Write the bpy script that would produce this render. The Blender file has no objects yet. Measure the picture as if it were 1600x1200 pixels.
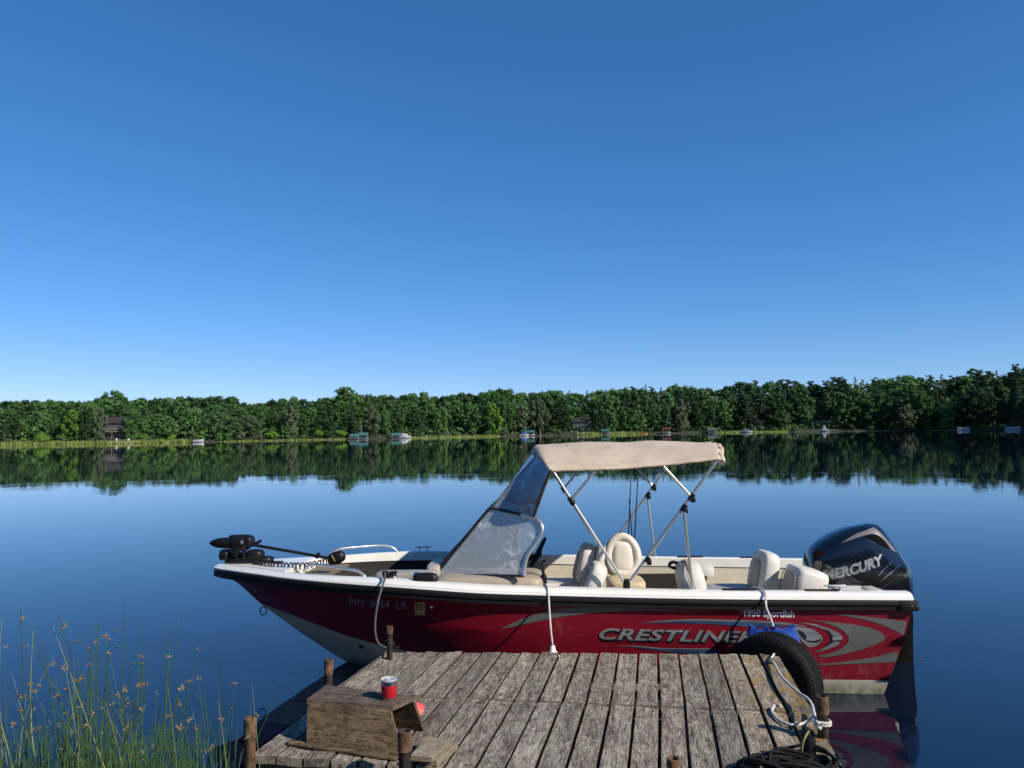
import bpy, bmesh, math, random
import numpy as np
from mathutils import Vector, Matrix, noise
from mathutils.bvhtree import BVHTree
from mathutils.geometry import delaunay_2d_cdt
rad = math.radians
sc = bpy.context.scene
COL = sc.collection
rng = random.Random(7)

# ------------------------------------------------------------------ camera, sky, sun, exposure
FPX, CAMH = 1240.0, 2.05
PITCH, ROLL = rad(3.415), rad(0.716)
_F = Vector((0, math.cos(PITCH), math.sin(PITCH)))
_U0 = Vector((0, -math.sin(PITCH), math.cos(PITCH)))
_R0 = Vector((1, 0, 0))
_R = _R0*math.cos(ROLL) - _U0*math.sin(ROLL)
_U = _U0*math.cos(ROLL) + _R0*math.sin(ROLL)
EYE = Vector((0, 0, CAMH))
cam = bpy.data.cameras.new('camera')
cam.sensor_width = 36; cam.lens = 36*FPX/1600
cam.clip_start = .05; cam.clip_end = 6000
co = bpy.data.objects.new('camera', cam); COL.objects.link(co)
co.matrix_world = Matrix(((_R.x, _U.x, -_F.x, EYE.x), (_R.y, _U.y, -_F.y, EYE.y), (_R.z, _U.z, -_F.z, EYE.z), (0, 0, 0, 1)))
sc.camera = co
SUN_EL = rad(35)
SUN_AZ = Vector((.83, -.55)).normalized()          # horizontal direction towards the sun
SUN_ROT = math.atan2(SUN_AZ.x, SUN_AZ.y)
w = bpy.data.worlds.new('World'); sc.world = w; w.use_nodes = True
nt = w.node_tree; nt.nodes.clear()
sky = nt.nodes.new('ShaderNodeTexSky'); sky.sky_type = 'NISHITA'; sky.sun_disc = False
sky.sun_elevation = SUN_EL; sky.sun_rotation = SUN_ROT
sky.altitude = 400; sky.air_density = .75; sky.dust_density = .05; sky.ozone_density = 2.0
hs = nt.nodes.new('ShaderNodeHueSaturation'); hs.inputs['Saturation'].default_value = 1.18
tint = nt.nodes.new('ShaderNodeVectorMath'); tint.operation = 'MULTIPLY'; tint.inputs[1].default_value = (.70, .93, 1.27)
bg = nt.nodes.new('ShaderNodeBackground'); bg.inputs['Strength'].default_value = .102
ow = nt.nodes.new('ShaderNodeOutputWorld')
nt.links.new(sky.outputs[0], hs.inputs['Color']); nt.links.new(hs.outputs[0], tint.inputs[0]); 
sep = nt.nodes.new('ShaderNodeSeparateXYZ'); com = nt.nodes.new('ShaderNodeCombineXYZ'); nt.links.new(tint.outputs[0], sep.inputs[0])
for ch, (pw, am) in enumerate(((.985, .95), (.775, .80), (.78, .886))):       # soft clear-morning grade of the sky
    x = None
    for op, val in (('MULTIPLY', .1172), ('POWER', pw), ('MULTIPLY', am/.1172)):
        nd = nt.nodes.new('ShaderNodeMath'); nd.operation = op; nd.inputs[1].default_value = val
        nt.links.new(sep.outputs[ch] if x is None else x.outputs[0], nd.inputs[0]); x = nd
    nt.links.new(x.outputs[0], com.inputs[ch])
nt.links.new(com.outputs[0], bg.inputs['Color']); nt.links.new(bg.outputs[0], ow.inputs[0])
sl = bpy.data.lights.new('sun', 'SUN'); sl.energy = 5.0; sl.angle = rad(.5); sl.color = (1, .91, .77)
so = bpy.data.objects.new('sun', sl); COL.objects.link(so)
sd = Vector((SUN_AZ.x*math.cos(SUN_EL), SUN_AZ.y*math.cos(SUN_EL), math.sin(SUN_EL)))
so.rotation_euler = sd.to_track_quat('Z', 'Y').to_euler(); so.location = (20, -14, 20)
sc.view_settings.view_transform = 'Standard'; sc.view_settings.look = 'None'
sc.view_settings.exposure = .2; sc.view_settings.gamma = 1
sc.render.engine = 'CYCLES'
sc.cycles.max_bounces = 8; sc.cycles.transparent_max_bounces = 16

# ------------------------------------------------------------------ surveying helpers
def ray(px, py): return _F + _R*((px-800)/FPX) - _U*((py-600)/FPX)
def G(px, py, z):
    d = ray(px, py); return EYE + d*((z-CAMH)/d.z)
def atY(px, py, Y):
    d = ray(px, py); return EYE + d*(Y/d.y)
TH, HEEL = rad(2.0), rad(1.8)
BOAT_LOC = Vector((3.09, 7.11, 0))
BM = (Matrix.Rotation(math.pi-TH, 3, 'Z') @ Matrix.Rotation(HEEL, 3, 'X'))
BI = BM.transposed()
_bc = BI @ (EYE - BOAT_LOC)
def BY(px, py, y):
    d = BI @ ray(px, py); return _bc + d*((y-_bc.y)/d.y)
def BS(px, py, fn, y=.8):
    for _ in range(30):
        p = BY(px, py, y); y = .5*y + .5*fn(p.x, p.z)
    return BY(px, py, y)
def bw(p): return BM @ Vector(p) + BOAT_LOC

def spl(xs, ys):
    xs = list(xs); ys = list(ys); n = len(xs)
    dl = [(ys[i+1]-ys[i])/(xs[i+1]-xs[i]) for i in range(n-1)]
    m = [dl[0]]+[0 if dl[i-1]*dl[i] <= 0 else 2*dl[i-1]*dl[i]/(dl[i-1]+dl[i]) for i in range(1, n-1)]+[dl[-1]]
    def f(x):
        x = min(max(x, xs[0]), xs[-1]); i = 0
        while i < n-2 and x > xs[i+1]: i += 1
        h = xs[i+1]-xs[i]; t = (x-xs[i])/h
        return (ys[i]*(2*t**3-3*t*t+1)+h*m[i]*(t**3-2*t*t+t)+ys[i+1]*(-2*t**3+3*t*t)+h*m[i+1]*(t**3-t*t))
    return f
def smooth_path(pts, k=6):
    pts = [Vector(p) for p in pts]; out = []
    for i in range(len(pts)-1):
        p0 = pts[max(i-1, 0)]; p1 = pts[i]; p2 = pts[i+1]; p3 = pts[min(i+2, len(pts)-1)]
        for j in range(k):
            t = j/k
            out.append(.5*((2*p1)+(p2-p0)*t+(2*p0-5*p1+4*p2-p3)*t*t+(3*p1-p0-3*p2+p3)*t**3))
    out.append(pts[-1]); return out

# ------------------------------------------------------------------ mesh builder
class MB:
    def __init__(s): s.v = []; s.f = []; s.m = []
    def add(s, vs, fs, mi=0):
        b = len(s.v); s.v += [tuple(v) for v in vs]
        for f in fs: s.f.append([b+i for i in f]); s.m.append(mi)
    def box(s, c, size, rot=None, mi=0, bev=0):
        hx, hy, hz = size[0]/2, size[1]/2, size[2]/2; c = Vector(c)
        R = rot if rot is not None else Matrix.Identity(3)
        if bev:
            bm = bmesh.new(); bmesh.ops.create_cube(bm, size=1)
            for v in bm.verts: v.co = Vector((v.co.x*size[0], v.co.y*size[1], v.co.z*size[2]))
            bmesh.ops.bevel(bm, geom=bm.edges[:], offset=bev, segments=2, affect='EDGES', profile=.5)
            bm.verts.index_update()
            s.add([R @ v.co + c for v in bm.verts], [[v.index for v in f.verts] for f in bm.faces], mi); bm.free(); return
        vs = [R @ Vector((x, y, z)) + c for x in (-hx, hx) for y in (-hy, hy) for z in (-hz, hz)]
        s.add(vs, [(0, 1, 3, 2), (4, 6, 7, 5), (0, 4, 5, 1), (2, 3, 7, 6), (0, 2, 6, 4), (1, 5, 7, 3)], mi)
    def hexa(s, q, mi=0):            # 8 corners: bottom four (ccw), top four
        s.add(q, [(3, 2, 1, 0), (4, 5, 6, 7), (0, 1, 5, 4), (1, 2, 6, 5), (2, 3, 7, 6), (3, 0, 4, 7)], mi)
    def tube(s, pts, r, n=8, mi=0, cap=True, closed=False):
        pts = [Vector(p) for p in pts]; N = len(pts)
        rs = r if isinstance(r, (list, tuple)) else [r]*N
        t0 = (pts[1]-pts[0]).normalized()
        a = t0.orthogonal().normalized(); vs = []
        for i in range(N):
            if closed: t = (pts[(i+1) % N]-pts[i-1])
            else: t = pts[min(i+1, N-1)]-pts[max(i-1, 0)]
            t = t.normalized() if t.length > 1e-9 else t0
            a = (a-t*a.dot(t)); a = a.normalized() if a.length > 1e-6 else t.orthogonal().normalized()
            b = t.cross(a)
            for k in range(n):
                an = 2*math.pi*k/n; vs.append(pts[i]+(a*math.cos(an)+b*math.sin(an))*rs[i])
        fs = []
        for i in range(N-1 if not closed else N):
            j = (i+1) % N
            for k in range(n): fs.append((i*n+k, i*n+(k+1) % n, j*n+(k+1) % n, j*n+k))
        if cap and not closed: fs.append(tuple(range(n-1, -1, -1))); fs.append(tuple((N-1)*n+k for k in range(n)))
        s.add(vs, fs, mi)
    def lathe(s, prof, n=24, M=None, mi=0, cap=True):   # profile of (radius, height) round z
        M = M or Matrix.Identity(4); vs = []
        for r, z in prof:
            for k in range(n):
                a = 2*math.pi*k/n; vs.append(M @ Vector((r*math.cos(a), r*math.sin(a), z)))
        fs = [(i*n+k, i*n+(k+1) % n, (i+1)*n+(k+1) % n, (i+1)*n+k) for i in range(len(prof)-1) for k in range(n)]
        if cap: fs.append(tuple(range(n-1, -1, -1))); fs.append(tuple((len(prof)-1)*n+k for k in range(n)))
        s.add(vs, fs, mi)
    def loft(s, rings, closed=True, cap=True, mi=0):
        n = len(rings[0]); vs = [p for r in rings for p in r]; fs = []
        for i in range(len(rings)-1):
            for k in range(n if closed else n-1):
                fs.append((i*n+k, i*n+(k+1) % n, (i+1)*n+(k+1) % n, (i+1)*n+k))
        if cap and closed: fs.append(tuple(range(n-1, -1, -1))); fs.append(tuple((len(rings)-1)*n+k for k in range(n)))
        s.add(vs, fs, mi)
    def sq(s, c, size, e=.4, rot=None, taper=0, mi=0, nu=24, nv=14, bulge=0):   # soft cushion (superquadric)
        R = rot if rot is not None else Matrix.Identity(3); c = Vector(c); vs = []; fs = []
        def p(x, k): return math.copysign(abs(x)**k, x)
        for j in range(nv+1):
            ph = -math.pi/2+math.pi*j/nv
            for i in range(nu):
                th = 2*math.pi*i/nu
                x = p(math.cos(ph), e)*p(math.cos(th), e); y = p(math.cos(ph), e)*p(math.sin(th), e); z = p(math.sin(ph), e)
                k = 1-taper*(z+1)/2
                vs.append(R @ Vector((x*size[0]/2*(1-taper*.0), y*size[1]/2*k, z*size[2]/2))+c)
        for j in range(nv):
            for i in range(nu): fs.append((j*nu+i, j*nu+(i+1) % nu, (j+1)*nu+(i+1) % nu, (j+1)*nu+i))
        s.add(vs, fs, mi)
    def build(s, name, mats, parent=None, ang=35, merge=False):
        me = bpy.data.meshes.new(name); me.from_pydata(s.v, [], s.f)
        mats = mats if isinstance(mats, (list, tuple)) else [mats]
        for m in mats: me.materials.append(m)
        me.polygons.foreach_set('material_index', s.m)
        bm = bmesh.new(); bm.from_mesh(me)
        if merge: bmesh.ops.remove_doubles(bm, verts=bm.verts, dist=1e-5)
        bmesh.ops.recalc_face_normals(bm, faces=bm.faces[:]) if ang is not None else None
        bm.to_mesh(me); bm.free()
        if ang is not None:
            me.shade_smooth(); me.set_sharp_from_angle(angle=rad(ang))
        o = bpy.data.objects.new(name, me); COL.objects.link(o)
        if parent: o.parent = parent
        return o
def mesh_obj(name, me, mat, parent=None):
    o = bpy.data.objects.new(name, me); COL.objects.link(o)
    if mat: me.materials.clear(); me.materials.append(mat)
    if parent: o.parent = parent
    return o
def tag(o, label=None, cat=None, group=None, kind=None):
    if label: o['label'] = label
    if cat: o['category'] = cat
    if group: o['group'] = group
    if kind: o['kind'] = kind
    return o
def empty(name, loc, label, cat, group=None, rz=0):
    o = bpy.data.objects.new(name, None); COL.objects.link(o); o.location = loc; o.rotation_euler.z = rz
    o.empty_display_size = .2
    return tag(o, label, cat, group)
def copy_tree(o, parent=None):
    c = o.copy(); COL.objects.link(c); c.parent = parent
    for ch in o.children: copy_tree(ch, c)
    return c

# ------------------------------------------------------------------ materials
def new_mat(name):
    m = bpy.data.materials.new(name); m.use_nodes = True
    n = m.node_tree.nodes; b = n['Principled BSDF']
    return m, m.node_tree, b
def mat(name, c1, c2=None, scale=6, rough=.5, metal=0, coat=0, bump=0, bscale=None, detail=6, stretch=(1, 1, 1), rvar=0, spec=None, coords='Object', lo=.35, hi=.65, sheen=0):
    m, t, b = new_mat(name); N = t.nodes.new; L = t.links.new
    b.inputs['Roughness'].default_value = rough; b.inputs['Metallic'].default_value = metal
    b.inputs['Coat Weight'].default_value = coat; b.inputs['Coat Roughness'].default_value = .06
    if spec is not None: b.inputs['Specular IOR Level'].default_value = spec
    if sheen: b.inputs['Sheen Weight'].default_value = sheen
    c2 = c2 or tuple(x*.8 for x in c1)
    tc = N('ShaderNodeTexCoord'); mp = N('ShaderNodeMapping'); mp.inputs['Scale'].default_value = stretch
    L(tc.outputs[coords], mp.inputs[0])
    no = N('ShaderNodeTexNoise'); no.inputs['Scale'].default_value = scale; no.inputs['Detail'].default_value = detail
    no.inputs['Roughness'].default_value = .6
    L(mp.outputs[0], no.inputs['Vector'])
    cr = N('ShaderNodeValToRGB'); cr.color_ramp.elements[0].position = lo; cr.color_ramp.elements[1].position = hi
    cr.color_ramp.elements[0].color = (*c2, 1); cr.color_ramp.elements[1].color = (*c1, 1)
    L(no.outputs['Fac'], cr.inputs[0]); L(cr.outputs[0], b.inputs['Base Color'])
    if rvar:
        mr = N('ShaderNodeMapRange'); mr.inputs['To Min'].default_value = rough-rvar; mr.inputs['To Max'].default_value = rough+rvar
        L(no.outputs['Fac'], mr.inputs[0]); L(mr.outputs[0], b.inputs['Roughness'])
    if bump:
        n2 = N('ShaderNodeTexNoise'); n2.inputs['Scale'].default_value = bscale or scale*4; n2.inputs['Detail'].default_value = 5
        L(mp.outputs[0], n2.inputs['Vector'])
        bu = N('ShaderNodeBump'); bu.inputs['Strength'].default_value = bump; bu.inputs['Distance'].default_value = .01
        L(n2.outputs['Fac'], bu.inputs['Height']); L(bu.outputs[0], b.inputs['Normal'])
    return m

def wood_mat(name, light, dark, stain, lichen=None, axis=1, seed=0.0, contrast=1.0):
    m, t, b = new_mat(name); N = t.nodes.new; L = t.links.new
    tc = N('ShaderNodeTexCoord'); geo = N('ShaderNodeNewGeometry')
    off = N('ShaderNodeVectorMath'); off.operation = 'SCALE'; off.inputs[0].default_value = (13, 29, 7)
    L(geo.outputs['Random Per Island'], off.inputs['Scale'])
    ad = N('ShaderNodeVectorMath'); ad.operation = 'ADD'; L(tc.outputs['Object'], ad.inputs[0]); L(off.outputs[0], ad.inputs[1])
    def noi(scale3, detail, rough=.6, dist=0, src=ad):
        mp = N('ShaderNodeMapping'); mp.inputs['Scale'].default_value = scale3; mp.inputs['Location'].default_value = (seed, seed*2, 0)
        L(src.outputs[0] if src is ad else src.outputs['Object'], mp.inputs[0])
        n = N('ShaderNodeTexNoise'); n.inputs['Scale'].default_value = 1; n.inputs['Detail'].default_value = detail; n.inputs['Roughness'].default_value = rough
        n.inputs['Distortion'].default_value = dist
        L(mp.outputs[0], n.inputs[0]); return n
    def ax(l, a): return tuple(l if i == axis else a for i in range(3))
    grain = noi(ax(6, 95), 9, .76, 1.4); fine = noi(ax(11, 120), 6, .8, 1.8); patch = noi((15, 7, 15), 9, .78, .6); st = noi(ax(2.2, 13), 9, .78, 1.2); blot = noi((44, 24, 44), 8, .78, .8)
    def ramp(n, p0, c0, p1, c1):
        r = N('ShaderNodeValToRGB'); e = r.color_ramp.elements; e[0].position = p0; e[1].position = p1; e[0].color = (*c0, 1); e[1].color = (*c1, 1)
        L(n.outputs['Fac'] if 'Fac' in n.outputs else n.outputs[0], r.inputs[0]); return r
    def mix(a, bcol, fac, mode='MIX', k=1.0):
        x = N('ShaderNodeMix'); x.data_type = 'RGBA'; x.blend_type = mode
        if fac is None: x.inputs[0].default_value = k
        else: L(fac, x.inputs[0])
        L(a, x.inputs[6])
        if isinstance(bcol, tuple): x.inputs[7].default_value = (*bcol, 1)
        else: L(bcol, x.inputs[7])
        return x.outputs[2]
    base = ramp(grain, .40, dark, .57, light)
    f_st = ramp(st, .49, (0, 0, 0), .59, (.85,)*3)
    c = mix(base.outputs[0], stain, f_st.outputs[0])
    f_bl = ramp(blot, .51, (0, 0, 0), .66, (.8,)*3)
    c = mix(c, tuple(x*.45 for x in dark), f_bl.outputs[0])
    f_p = ramp(patch, .50, (0, 0, 0), .66, (.7,)*3)
    c = mix(c, tuple(min(1, x*1.25) for x in light), f_p.outputs[0])
    cracks = ramp(fine, .40, (.22,)*3, .50, (1,)*3)
    c = mix(c, cracks.outputs[0], None, 'MULTIPLY', .92*contrast)
    isl = N('ShaderNodeMapRange'); isl.inputs['To Min'].default_value = .72; isl.inputs['To Max'].default_value = 1.12
    L(geo.outputs['Random Per Island'], isl.inputs[0])
    sca = N('ShaderNodeVectorMath'); sca.operation = 'SCALE'; L(c, sca.inputs[0]); L(isl.outputs[0], sca.inputs['Scale']); c = sca.outputs[0]
    if lichen:
        # yellow lichen stays on the boards of one corner of the deck
        sx = N('ShaderNodeSeparateXYZ'); L(tc.outputs['Object'], sx.inputs[0])
        a1 = N('ShaderNodeMapRange'); a1.inputs['From Min'].default_value = lichen[0]; a1.inputs['From Max'].default_value = lichen[1]; L(sx.outputs[0], a1.inputs[0])
        a2 = N('ShaderNodeMapRange'); a2.inputs['From Min'].default_value = lichen[2]; a2.inputs['From Max'].default_value = lichen[3]; L(sx.outputs[0], a2.inputs[0])
        ln = noi((11, 4.5, 11), 8, .75, .5, tc); lr = ramp(ln, .45, (0, 0, 0), .60, (.85,)*3)
        mu = N('ShaderNodeMath'); mu.operation = 'MULTIPLY'; L(a1.outputs[0], mu.inputs[0]); L(a2.outputs[0], mu.inputs[1])
        m2 = N('ShaderNodeMath'); m2.operation = 'MULTIPLY'; L(mu.outputs[0], m2.inputs[0]); L(lr.outputs[0], m2.inputs[1])
        c = mix(c, (.30, .19, .05), m2.outputs[0])
    L(c, b.inputs['Base Color']); b.inputs['Roughness'].default_value = .82; b.inputs['Specular IOR Level'].default_value = .12
    hsum = N('ShaderNodeMath'); hsum.operation = 'ADD'; L(grain.outputs['Fac'], hsum.inputs[0])
    hm = N('ShaderNodeMath'); hm.operation = 'MULTIPLY'; hm.inputs[1].default_value = .8; L(cracks.outputs[0], hm.inputs[0]); L(hm.outputs[0], hsum.inputs[1])
    bu = N('ShaderNodeBump'); bu.inputs['Strength'].default_value = .7; bu.inputs['Distance'].default_value = .004
    L(hsum.outputs[0], bu.inputs['Height']); L(bu.outputs[0], b.inputs['Normal'])
    return m

M = {}
M['deck'] = wood_mat('weathered_boards', (.44, .395, .325), (.115, .095, .078), (.112, .076, .068), lichen=(.95, 1.25, 2.2, 1.75))
M['boardside'] = mat('gap_shade_board_sides', (.10, .075, .052), (.05, .038, .028), 20, .9)  # plank sides coloured darker to put shade into the gaps between boards
M['beam'] = wood_mat('grey_timber', (.26, .23, .19), (.08, .07, .055), (.07, .055, .045), axis=0, seed=3)
M['crate'] = wood_mat('old_brown_timber', (.27, .19, .115), (.085, .06, .04), (.06, .042, .03), axis=0, seed=5)
M['crate_top'] = wood_mat('old_top_board', (.22, .17, .13), (.08, .06, .048), (.10, .07, .055), axis=0, seed=9)
M['stub'] = wood_mat('pale_timber', (.42, .36, .27), (.22, .18, .13), (.25, .19, .13), axis=0, seed=11, contrast=.5)
M['rust'] = mat('rusty_pipe', (.20, .105, .055), (.035, .024, .018), 22, .85, .1, bump=.5, bscale=90)
M['rustdark'] = mat('tarred_pipe', (.06, .045, .038), (.014, .012, .012), 18, .7, .1, bump=.4, bscale=80)
M['red'] = mat('metallic_red_paint', (.215, .0065, .019), (.185, .0055, .016), 3, .36, .0, coat=.35, spec=.35, bump=.012, bscale=9)
M['redbow'] = M['red']
M['hullwhite'] = mat('cream_hull_bottom', (.60, .58, .48), (.46, .44, .34), 4, .45, bump=.02)
M['white'] = mat('white_gelcoat', (.80, .79, .76), (.74, .73, .69), 5, .32, coat=.3)
M['cream'] = mat('cream_liner', (.66, .61, .50), (.58, .53, .43), 7, .55)
M['vinyl'] = mat('ivory_vinyl', (.68, .655, .60), (.60, .575, .52), 9, .48, bump=.08, bscale=60)
M['vinylgrey'] = mat('grey_vinyl', (.36, .335, .30), (.30, .28, .25), 9, .5, bump=.08, bscale=60)
M['vinyltan'] = mat('tan_vinyl', (.55, .44, .30), (.49, .39, .27), 9, .5, bump=.08, bscale=60)
M['beige'] = mat('beige_dash', (.36, .30, .235), (.31, .26, .20), 7, .5)
M['blackrub'] = mat('black_rubber', (.010, .010, .011), (.007, .007, .008), 12, .6, spec=.25)
M['black'] = mat('black_plastic', (.008, .008, .009), (.005, .005, .006), 12, .45, bump=.05, spec=.3)
M['darkliner'] = mat('dark_carpet_and_bow_shade', (.030, .026, .024), (.018, .016, .015), 60, .95, bump=.3, bscale=300)  # dark locker carpet; in the bow the dark colour stands in for shade
M['carpet'] = mat('tan_carpet', (.22, .17, .12), (.13, .10, .07), 70, .95, bump=.5, bscale=300)
M['gloss'] = mat('gloss_black_cowl', (.0055, .0055, .0075), (.0045, .0045, .006), 3, .10, coat=1.0, bump=.004, bscale=5)
M['silverpaint'] = mat('silver_cowl_paint', (.15, .15, .155), (.13, .13, .135), 5, .4, .15, coat=.2)
M['legblack'] = mat('dull_black_paint', (.004, .004, .0045), None, 6, .7, spec=.06)
M['intake'] = mat('matt_black_intake', (.006, .006, .007), None, 5, .95, spec=.05)
M['alu'] = mat('aluminium_tube', (.78, .77, .75), (.70, .69, .67), 9, .28, .85)
M['chrome'] = mat('chrome', (.80, .80, .82), (.72, .72, .74), 9, .14, 1)
M['frame'] = mat('dark_bronze_frame', (.05, .05, .055), (.03, .03, .034), 9, .35, .5)
M['canvas'] = mat('beige_canvas', (.56, .455, .35), (.44, .35, .265), 3.2, .92, bump=.25, bscale=420, lo=.3, hi=.6)
M['canvasdark'] = mat('brown_binding', (.10, .075, .055), (.06, .045, .035), 30, .85)
M['decalgrey'] = mat('grey_decal', (.125, .13, .125), (.105, .11, .105), 6, .4, coat=.3)
M['decalsilver'] = mat('silver_decal', (.46, .47, .48), (.24, .25, .26), 3.5, .3, .5, stretch=(1, 1, 9))
M['decaldark'] = mat('dark_decal', (.02, .025, .035), (.01, .012, .016), 6, .3, coat=.3)
M['decalblue'] = mat('blue_decal', (.05, .10, .22), (.02, .04, .10), 5, .3, coat=.3)
M['decalred'] = M['red']
M['decalwhite'] = mat('white_decal', (.85, .84, .82), None, 6, .4)
M['regtext'] = mat('grey_registration_letters', (.30, .31, .32), None, 6, .4)
M['orange'] = mat('orange_sticker', (.62, .33, .14), (.55, .28, .11), 30, .5)
M['tyre'] = mat('tyre_rubber', (.011, .011, .0115), (.006, .006, .006), 25, .75, spec=.25, bump=.2, bscale=160)
M['blue'] = mat('blue_vinyl', (.022, .085, .42), (.015, .06, .32), 8, .4, bump=.1, bscale=30)
M['ropew'] = mat('white_rope', (.68, .66, .62), (.45, .43, .40), 60, .85, bump=.6, bscale=220)
M['ropeg'] = mat('grey_rope', (.10, .095, .09), (.045, .045, .042), 60, .85, bump=.6, bscale=220)
M['ropek'] = mat('black_rope', (.010, .010, .011), (.005, .005, .006), 60, .75, spec=.25, bump=.6, bscale=220)
M['fender'] = mat('white_fender_vinyl', (.82, .81, .78), (.76, .75, .71), 8, .35)
M['mugred'] = mat('red_powder_coat', (.42, .012, .022), (.38, .010, .02), 20, .38, coat=.15)
M['steel'] = mat('brushed_steel', (.62, .62, .62), (.52, .52, .52), 30, .22, 1, stretch=(1, 1, 8))
M['pinkred'] = mat('faded_red_plastic', (.68, .085, .085), (.60, .07, .07), 20, .55)
M['yellowcord'] = mat('yellow_cord', (.40, .32, .10), (.2, .15, .05), 60, .8)

def specks(m, col, scale, lo, hi, amount, stretch=(1, 1, 1), zband=None):
    t = m.node_tree; b = t.nodes['Principled BSDF']; N = t.nodes.new; L = t.links.new
    src = b.inputs['Base Color'].links[0].from_socket
    tc = N('ShaderNodeTexCoord'); mp = N('ShaderNodeMapping'); mp.inputs['Scale'].default_value = stretch; L(tc.outputs['Object'], mp.inputs[0])
    no = N('ShaderNodeTexNoise'); no.inputs['Scale'].default_value = scale; no.inputs['Detail'].default_value = 8; no.inputs['Roughness'].default_value = .7; L(mp.outputs[0], no.inputs[0])
    mr = N('ShaderNodeMapRange'); mr.inputs['From Min'].default_value = lo; mr.inputs['From Max'].default_value = hi; mr.inputs['To Max'].default_value = amount; L(no.outputs['Fac'], mr.inputs[0]); fac = mr.outputs[0]
    if zband:
        sx = N('ShaderNodeSeparateXYZ'); L(tc.outputs['Object'], sx.inputs[0]); zr = N('ShaderNodeMapRange'); zr.inputs['From Min'].default_value = zband[0]; zr.inputs['From Max'].default_value = zband[1]; L(sx.outputs[2], zr.inputs[0])
        mu = N('ShaderNodeMath'); mu.operation = 'MULTIPLY'; L(fac, mu.inputs[0]); L(zr.outputs[0], mu.inputs[1]); fac = mu.outputs[0]
    x = N('ShaderNodeMix'); x.data_type = 'RGBA'; L(fac, x.inputs[0]); L(src, x.inputs[6]); x.inputs[7].default_value = (*col, 1); L(x.outputs[2], b.inputs['Base Color'])
specks(M['red'], (.42, .16, .15), 60, .66, .74, .55); specks(M['red'], (.30, .10, .10), 1.0, .60, .72, .5, (3.5, 3.5, 26)); specks(M['red'], (.33, .16, .14), 5, .52, .68, .35, (2, 2, 1), (.42, .15))
specks(M['hullwhite'], (.17, .15, .08), 3.5, .35, .62, .85, (3, 3, .8), (.075, .005)); specks(M['white'], (.42, .38, .32), 22, .60, .72, .35); specks(M['cream'], (.36, .31, .24), 6, .52, .7, .4)
specks(M['canvas'], (.33, .265, .20), 9, .54, .70, .45); specks(M['canvas'], (.66, .56, .46), 45, .6, .7, .5); specks(M['vinyl'], (.42, .36, .29), 8, .54, .7, .4)
specks(M['gloss'], (.20, .19, .17), 75, .70, .76, .6)

def clear_mat(name, tint, alpha, smudge, sscale, rough):
    m, t, b = new_mat(name); N = t.nodes.new; L = t.links.new
    tc = N('ShaderNodeTexCoord'); no = N('ShaderNodeTexNoise'); no.inputs['Scale'].default_value = sscale; no.inputs['Detail'].default_value = 8; no.inputs['Roughness'].default_value = .72; no.inputs['Distortion'].default_value = .9
    L(tc.outputs['Object'], no.inputs[0])
    big = N('ShaderNodeTexNoise'); big.inputs['Scale'].default_value = 2.6; big.inputs['Detail'].default_value = 2; L(tc.outputs['Object'], big.inputs[0])
    br = N('ShaderNodeMapRange'); br.inputs['From Min'].default_value = .42; br.inputs['From Max'].default_value = .58; L(big.outputs['Fac'], br.inputs[0])
    sr = N('ShaderNodeMapRange'); sr.inputs['From Min'].default_value = .52; sr.inputs['From Max'].default_value = .66; L(no.outputs['Fac'], sr.inputs[0])
    mu = N('ShaderNodeMath'); mu.operation = 'MULTIPLY'; L(br.outputs[0], mu.inputs[0]); L(sr.outputs[0], mu.inputs[1])
    ms = N('ShaderNodeMath'); ms.operation = 'MULTIPLY'; ms.inputs[1].default_value = smudge; L(mu.outputs[0], ms.inputs[0])
    mx = N('ShaderNodeMix'); mx.data_type = 'RGBA'; L(ms.outputs[0], mx.inputs[0]); mx.inputs[6].default_value = (*tint, 1); mx.inputs[7].default_value = (.75, .76, .80, 1)
    L(mx.outputs[2], b.inputs['Base Color'])
    al = N('ShaderNodeMath'); al.operation = 'ADD'; al.use_clamp = True; L(ms.outputs[0], al.inputs[0])
    fine = N('ShaderNodeTexNoise'); fine.inputs['Scale'].default_value = 40; fine.inputs['Detail'].default_value = 6; L(tc.outputs['Object'], fine.inputs[0])
    fa = N('ShaderNodeMapRange'); fa.inputs['To Min'].default_value = alpha-.12; fa.inputs['To Max'].default_value = alpha+.12; L(fine.outputs['Fac'], fa.inputs[0])
    L(fa.outputs[0], al.inputs[1]); L(al.outputs[0], b.inputs['Alpha'])
    b.inputs['Roughness'].default_value = rough; b.inputs['Specular IOR Level'].default_value = .6
    return m
M['glass'] = clear_mat('dusty_windscreen', (.50, .55, .58), .46, .95, 8, .10)
M['vinylclear'] = clear_mat('scuffed_clear_vinyl', (.215, .24, .285), .86, 1.0, 7, .22)

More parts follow.
